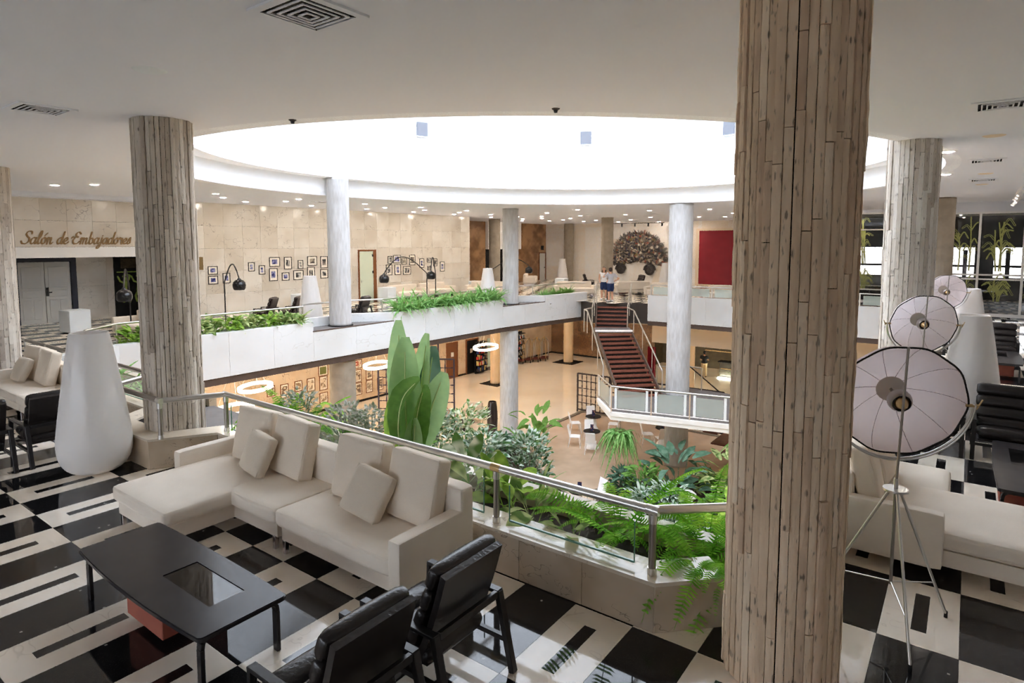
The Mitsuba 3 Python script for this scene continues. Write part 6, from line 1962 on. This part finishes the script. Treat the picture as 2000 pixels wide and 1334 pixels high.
lattice(-3.98, 28.6, -2.72, 28.6, LOW + .02, -2.45, 2, 8, 'tall violet black wrought iron screen right of the banana leaves', MAT_IRONPURPLE, hang=True)
lattice(-6.45, 29.4, -5.3, 29.4, LOW + .02, -3.1, 2, 7, 'wrought iron screen half hidden by the banana leaves', MAT_IRONPURPLE)
for n in range(4):
    p = np.array([3.62, 33.55]) + (np.array([10.2, 29.0]) - [3.62, 33.55]) * n / 4
    q = np.array([3.62, 33.55]) + (np.array([10.2, 29.0]) - [3.62, 33.55]) * (n + .96) / 4
    lattice(p[0], p[1], q[0], q[1], LOW + .02, LOW + 2.15, 6, 4, ['first panel of the brown lattice fence, left of the stair foot', 'second panel of the brown lattice fence, under the stair', 'third panel of the brown lattice fence, under the bridge', 'last panel of the brown lattice fence, right of the bridge column'][n], MAT_IRON, 'lattice_fence')

# ------------------------------------------------------------------ lobby furniture
def trolley_kit():
    k = Kit()
    k.add('deck', soft(-.28, .28, -.5, .5, .2, .28, .03, (0, 0, 0), 2), M('trolley_carpet', pr(lin((86, 36, 30)), .9)), True)
    for s in (-1, 1):
        pts = [(s * .24, -.44, .26), (s * .24, -.44, 1.35), (s * .2, -.34, 1.62), (s * .1, -.16, 1.78), (0, 0, 1.84)]
        k.add('hoop', tube(spline(pts, 6), .03, 8), MAT_BRASS, True)
        pts = [(p[0], -p[1], p[2]) for p in pts]
        k.add('hoop', tube(spline(pts, 6), .03, 8), MAT_STEEL, True)
    k.add('finial', ico(.05, (0, 0, 1.88), 2), MAT_BRASS, True)
    for x in (-.22, .22):
        for y in (-.4, .4):
            k.add('wheel', turn(cyl(0, 0, -.02, .02, .09, 16), 90, (0, 1, 0)).apply_translation((x, y, .09)), MAT_BLACK, 40)
    return k


TR = trolley_kit()
for X, Y, lb in [(0.75, 47.6, 'brass luggage trolley, leftmost of the row'), (1.35, 48.0, 'brass luggage trolley, second from left'), (1.95, 48.3, 'steel luggage trolley, third from left'), (2.55, 48.7, 'steel luggage trolley, rightmost of the row')]:
    u, v = XY(X, Y)
    TR.put('luggage_trolley', xf(u, v, LOW, 20), lb, 'luggage trolley')
MATR = [M('rack_goods_%d' % k, pr(lin(c), .6)) for k, c in enumerate([(196, 60, 50), (40, 60, 110), (214, 190, 120), (236, 232, 224), (50, 40, 40)])]
for (u, v, lb, zt) in [(-27.9, 38.9, 'dark postcard rack behind the luggage trolleys', 2.4), (-27.7, 33.9, 'dark rack of colourful goods left of the ring lamp column', 2.3)]:
    t = thing('display_rack', lb, 'display rack')
    part(t, 'frame', cat(box(u - .3, u - .25, v - .5, v + .5, LOW, LOW + zt), *[box(u - .3, u + .1, v - .5, v + .5, LOW + .15 + q * .42, LOW + .18 + q * .42) for q in range(6)]), MAT_BLACK)
    r3 = random.Random(int(v))
    gs = {k: [] for k in range(5)}
    for q in range(5):
        for w in range(8):
            y = v - .45 + w * .12
            gs[r3.randrange(5)].append(box(u - .2, u - .02, y, y + .09, LOW + .18 + q * .42, LOW + .18 + q * .42 + r3.uniform(.15, .34)))
    for k in gs:
        if gs[k]:
            part(t, 'goods', cat(gs[k]), MATR[k], kind='stuff', label='goods in the rack')
t = thing('info_panel', 'pale green standing information panel left of the ring lamp column', 'panel')
part(t, 'board', box(-27.9, -27.85, 34.7, 35.5, LOW + .3, LOW + 2.4, .01), M('pale_green_board', pr(lin((196, 214, 196)), .5)))
part(t, 'foot', box(-28.1, -27.6, 35.0, 35.2, LOW, LOW + .3, .01), MAT_STEEL)
u, v = XY(-0.95, 29.3)
single('tall_pot', lathe_at([(0, 0), (.2, 0), (.24, .3), (.26, .8), (.25, 1.2), (.2, 1.62), (.17, 1.66), (.17, 1.6), (.0, 1.5)], u, v, LOW), M('dark_glazed_pot', pr(lin((44, 36, 34)), .15)), 'tall dark glazed pot left of the grey white lobby column', 'pot', smooth=50)
LCH = Kit()
LCH.add('shell', cat(soft(-.4, .4, -.38, .38, .3, .48, .1, (0, 0, .02), 3), soft(-.4, .4, -.46, -.22, .35, 1.0, .1, (0, .03, 0), 3), soft(-.5, -.34, -.4, .3, .3, .66, .07, (0, 0, 0), 3), soft(.34, .5, -.4, .3, .3, .66, .07, (0, 0, 0), 3)), MAT_CUSHION, True)
LCH.add('foot', lathe([(0, 0), (.3, 0), (.3, .03), (.06, .06), (.06, .32), (0, .32)], 20), MAT_STEEL, 40)
u, v = XY(-2.05, 31.6)
LCH.put('lobby_armchair', xf(u, v, LOW, 190), 'beige lobby armchair left of the tall dark pot', 'armchair')
u, v = XY(-3.25, 30.6)
LCH.put('lobby_armchair', xf(u, v, LOW, -60), 'lobby armchair the young woman sits in', 'armchair')
u, v = XY(-2.3, 30.2)
single('lobby_table', cat(cyl(u, v, LOW + .38, LOW + .42, .45, 28), cyl(u, v, LOW, LOW + .38, .06, 12), cyl(u, v, LOW, LOW + .02, .3, 24)), MAT_BLACK, 'low round table before the seated woman', 'table', smooth=40)
u, v = XY(9.2, 41.5)
single('red_curtain', trimesh.Trimesh(np.array([[u + .55 * t, v + .08 * math.sin(t * 40), z] for z in (LOW + .05, -4.0) for t in np.linspace(0, 1, 40)] + [[u + .55 * t, v + .05 + .08 * math.sin(t * 40), z] for z in (LOW + .05, -4.0) for t in np.linspace(0, 1, 40)]),
       [f for k in range(39) for f in ([k, k + 1, 41 + k], [k, 41 + k, 40 + k], [80 + k, 121 + k, 81 + k], [80 + k, 120 + k, 121 + k])], process=False), MAT_RED, 'dark red hanging cloth behind the stair rail', 'curtain', smooth=True)
t = thing('reception_counter', 'long dark reception counter with a glowing foot light', 'counter')
part(t, 'front', box(-13.6, -3.0, 42.6, 43.1, LOW + .12, LOW + 1.08, .02), MAT_MIRRORFLOOR)
part(t, 'top', box(-13.7, -2.9, 42.5, 43.2, LOW + 1.08, LOW + 1.14, .01), MAT_BLACK)
for k in range(6):
    part(t, 'brass_strip', box(-13.5 + k * 1.8, -11.9 + k * 1.8, 42.58, 42.6, LOW + .62, LOW + .67), MAT_BRASS)
part(t, 'foot_light', {**shape(box(-13.6, -10.6, 42.3, 42.5, LOW + .02, LOW + .08), MAT_WHITE), 'emitter': {'type': 'area', 'radiance': {'type': 'rgb', 'value': [2.2, 2.6, 2.3]}}}, label='pale glowing strip at the foot')


# ------------------------------------------------------------------ people
def skin(bones, res=0.03, it=8):
    """bones: (p, r, q, s): one smooth body out of the hulls"""
    body = None
    for p, r, q, s in bones:
        a = m3.Manifold.sphere(r, 20).translate([float(v) for v in p])
        b = m3.Manifold.sphere(s, 20).translate([float(v) for v in q])
        h = m3.Manifold.batch_hull([a, b])
        body = h if body is None else body + h
    body = body.refine_to_length(res)
    m = body.to_mesh()
    t = trimesh.Trimesh(m.vert_properties[:, :3], m.tri_verts, process=True)
    return trimesh.smoothing.filter_taubin(t, 0.5, -0.52, it)


def person(name, label, tw, J, hair, top, bottom, shoes=True, sleeves=True, shorts=True, face_turn=0, hair_mat=None, long_hair=False, bottom_mat=None, top_mat=None, shoe_mat=None):
    """J: joints in metres, x right of the figure, y ahead, z up"""
    key = thing(name, label, 'person')

    def pt(mesh, nm, mat, sm=True, lb=None):
        return part(key, nm, mesh, mat, sm, label=lb, to_world=tw)
    v = {k: np.array(x, float) for k, x in J.items()}
    B = [(v['pelvis'] + [-.07, 0, 0], .115, v['pelvis'] + [.07, 0, 0], .115), (v['pelvis'], .12, v['chest'], .125), (v['chest'] + [-.08, 0, 0], .105, v['chest'] + [.08, 0, 0], .105),
         (v['chest'], .1, v['neck'], .06), (v['neck'], .055, v['head'] - [0, 0, .06], .058)]
    for s in 'lr':
        B += [(v['chest'], .08, v['sh' + s], .056), (v['sh' + s], .054, v['el' + s], .040), (v['el' + s], .040, v['wr' + s], .029),
              (v['pelvis'] + [(.08 if s == 'r' else -.08), 0, -.02], .098, v['kn' + s], .062), (v['kn' + s], .060, v['an' + s], .042), (v['an' + s], .042, v['to' + s], .034)]
        w, e = v['wr' + s], v['el' + s]
        d = (w - e) / np.linalg.norm(w - e)
        d = v['hand' + s] if 'hand' + s in v else d
        sd = np.cross(d, [0, 0, 1.0] if abs(d[2]) < .9 else [0, 1.0, 0])
        sd /= np.linalg.norm(sd)
        B.append((w, .028, w + d * .085, .026))
        for k, ln in enumerate((.065, .08, .085, .07)):
            o = w + d * .09 + sd * (.011 * (k - 1.5) * 1.7)
            B.append((o, .0105, o + d * ln * .9 + np.cross(d, sd) * .012, .009))
        o = w + d * .03 + sd * .025
        B.append((o, .012, o + d * .05 + sd * .03, .0095))
    h = v['head']
    B += [(h + [0, -.015, .045], .088, h + [0, .018, -.035], .070), (h + [0, .055, -.08], .034, h + [0, .02, -.04], .06)]
    a = math.radians(face_turn)
    fw = np.array([-math.sin(a), math.cos(a), 0])
    rt = np.array([math.cos(a), math.sin(a), 0])
    B.append((h + fw * .088 + [0, 0, .005], .010, h + fw * .105 + [0, 0, -.022], .015))
    for s in (-1, 1):
        B.append((h + rt * s * .082 + [0, 0, -.02], .014, h + rt * s * .086 + [0, 0, .015], .018))
    pt(skin(B, .022, 6), 'body', MAT_SKIN)
    for s in (-1, 1):
        pt(ico(.0095, h + fw * .088 + rt * s * .032 + [0, 0, .012], 1), 'eye', MAT_EYE)
    pt(ico(.018, h + fw * .083 + [0, 0, -.058], 1, (1, 1, 1)), 'mouth', MAT_LIP) if False else pt(move(ico(.02, (0, 0, 0), 1, (1.1, .5, .35)), *(h + fw * .088 + [0, 0, -.055])), 'mouth', MAT_LIP)
    HB = [(h + [0, -.03, .055] - fw * .01, .098, h - fw * .045 + [0, 0, .0], .088)]
    if long_hair:
        HB += [(h - fw * .06 + [0, 0, .02], .08, h - fw * .085 + [0, 0, -.30], .06), (h + rt * .07 - fw * .02, .04, h + rt * .08 - fw * .05 + [0, 0, -.26], .034), (h - rt * .07 - fw * .02, .04, h - rt * .08 - fw * .05 + [0, 0, -.26], .034)]
    pt(skin(HB, .03, 4), 'hair', hair_mat or MAT_HAIR)
    if top_mat:
        TB = [(v['pelvis'] + [-.07, 0, .05], .128, v['pelvis'] + [.07, 0, .05], .128), (v['pelvis'] + [0, 0, .05], .135, v['chest'], .14), (v['chest'] + [-.08, 0, 0], .118, v['chest'] + [.08, 0, 0], .118), (v['chest'], .112, v['neck'] - [0, 0, .05], .07)]
        for s in 'lr':
            TB.append((v['chest'], .09, v['sh' + s], .068))
            if sleeves:
                e = v['sh' + s] + (v['el' + s] - v['sh' + s]) * .62
                TB.append((v['sh' + s], .067, e, .058))
        pt(skin(TB, .03, 5), 'shirt', top_mat)
    if bottom_mat:
        PB = [(v['pelvis'] + [-.07, 0, 0], .127, v['pelvis'] + [.07, 0, 0], .127), (v['pelvis'], .128, v['pelvis'] + [0, 0, .08], .12)]
        for s in 'lr':
            hp_ = v['pelvis'] + [(.08 if s == 'r' else -.08), 0, -.02]
            if shorts:
                PB.append((hp_, .113, hp_ + (v['kn' + s] - hp_) * .8, .09))
            else:
                PB += [(hp_, .11, v['kn' + s], .078), (v['kn' + s], .078, v['an' + s] + [0, 0, .02], .062)]
        pt(skin(PB, .03, 5), 'shorts' if shorts else 'trousers', bottom_mat)
    for s in 'lr':
        pt(skin([(v['an' + s] - [0, .01, .02], .05, v['to' + s], .042)], .02, 3), 'shoe', shoe_mat or MAT_SHIRTWHITE)
    return key


STAND = dict(pelvis=(0, 0, .92), chest=(0, .01, 1.27), neck=(0, .01, 1.47), head=(0, .03, 1.60), shl=(-.19, 0, 1.40), shr=(.19, 0, 1.40), ell=(-.25, -.03, 1.12), elr=(.25, -.03, 1.12), wrl=(-.25, .06, .88), wrr=(.25, .06, .88),
             knl=(-.10, .02, .50), knr=(.10, .02, .50), anl=(-.11, -.02, .08), anr=(.11, -.02, .08), tol=(-.12, .13, .045), tor=(.12, .13, .045))
# he stands at the stair head, back to the camera, right hand on the hip, the other arm raised to his head
man = dict(STAND, elr=(.43, -.10, 1.17), wrr=(.22, .03, 1.02), handr=(-.6, .75, -.28), ell=(-.36, .12, 1.26), wrl=(-.20, .12, 1.46), handl=(.55, -.2, .8), head=(-.01, .05, 1.60))
u, v = XY(5.0, 31.3)
person('person', 'man in grey T-shirt and navy shorts at the stair head, hand on hip', xf(u, v, 0, 62), man, None, None, None, hair_mat=MAT_HAIR, top_mat=MAT_SHIRTGREY, bottom_mat=MAT_NAVYCLOTH, shoe_mat=MAT_SHIRTWHITE)
u, v = XY(4.82, 32.4)
person('person', 'dark haired woman in a white sleeveless top facing the man at the stair head', xf(u, v, 0, 205, s=1.0), dict(STAND, wrl=(-.2, .2, 1.0), wrr=(.2, .2, 1.0)), None, None, None, hair_mat=MAT_HAIR, top_mat=MAT_SHIRTWHITE, bottom_mat=MAT_NAVYCLOTH, sleeves=False, long_hair=True)
SIT = dict(pelvis=(0, -.05, .55), chest=(0, -.16, .90), neck=(0, -.17, 1.10), head=(0, -.10, 1.24), shl=(-.18, -.16, 1.03), shr=(.18, -.16, 1.03), ell=(-.24, -.02, .80), elr=(.24, -.02, .80), wrl=(-.08, .22, .86), wrr=(.08, .22, .86),
           knl=(-.10, .42, .56), knr=(.10, .42, .58), anl=(-.10, .52, .10), anr=(.10, .62, .12), tol=(-.10, .66, .05), tor=(.10, .76, .08))
u, v = XY(-3.25, 30.62)
person('person', 'young woman with long auburn hair sitting in a lobby armchair below', xf(u, v, LOW, -60), SIT, None, None, None, hair_mat=MAT_HAIRRED, top_mat=MAT_PINKCLOTH, bottom_mat=MAT_SHIRTWHITE, sleeves=False, long_hair=True)
u, v = XY(13.35, 42.4)
person('person', 'man in a black shirt and khaki trousers at the reception counter', xf(u, v, LOW, 20, s=1.06), dict(STAND, wrl=(-.16, .26, 1.12), wrr=(.2, .28, 1.12), ell=(-.24, .02, 1.14), elr=(.25, .02, 1.14)), None, None, None, hair_mat=MAT_BLACK, top_mat=MAT_BLACKCLOTH, bottom_mat=MAT_KHAKI, shorts=False, shoe_mat=MAT_BLACK)
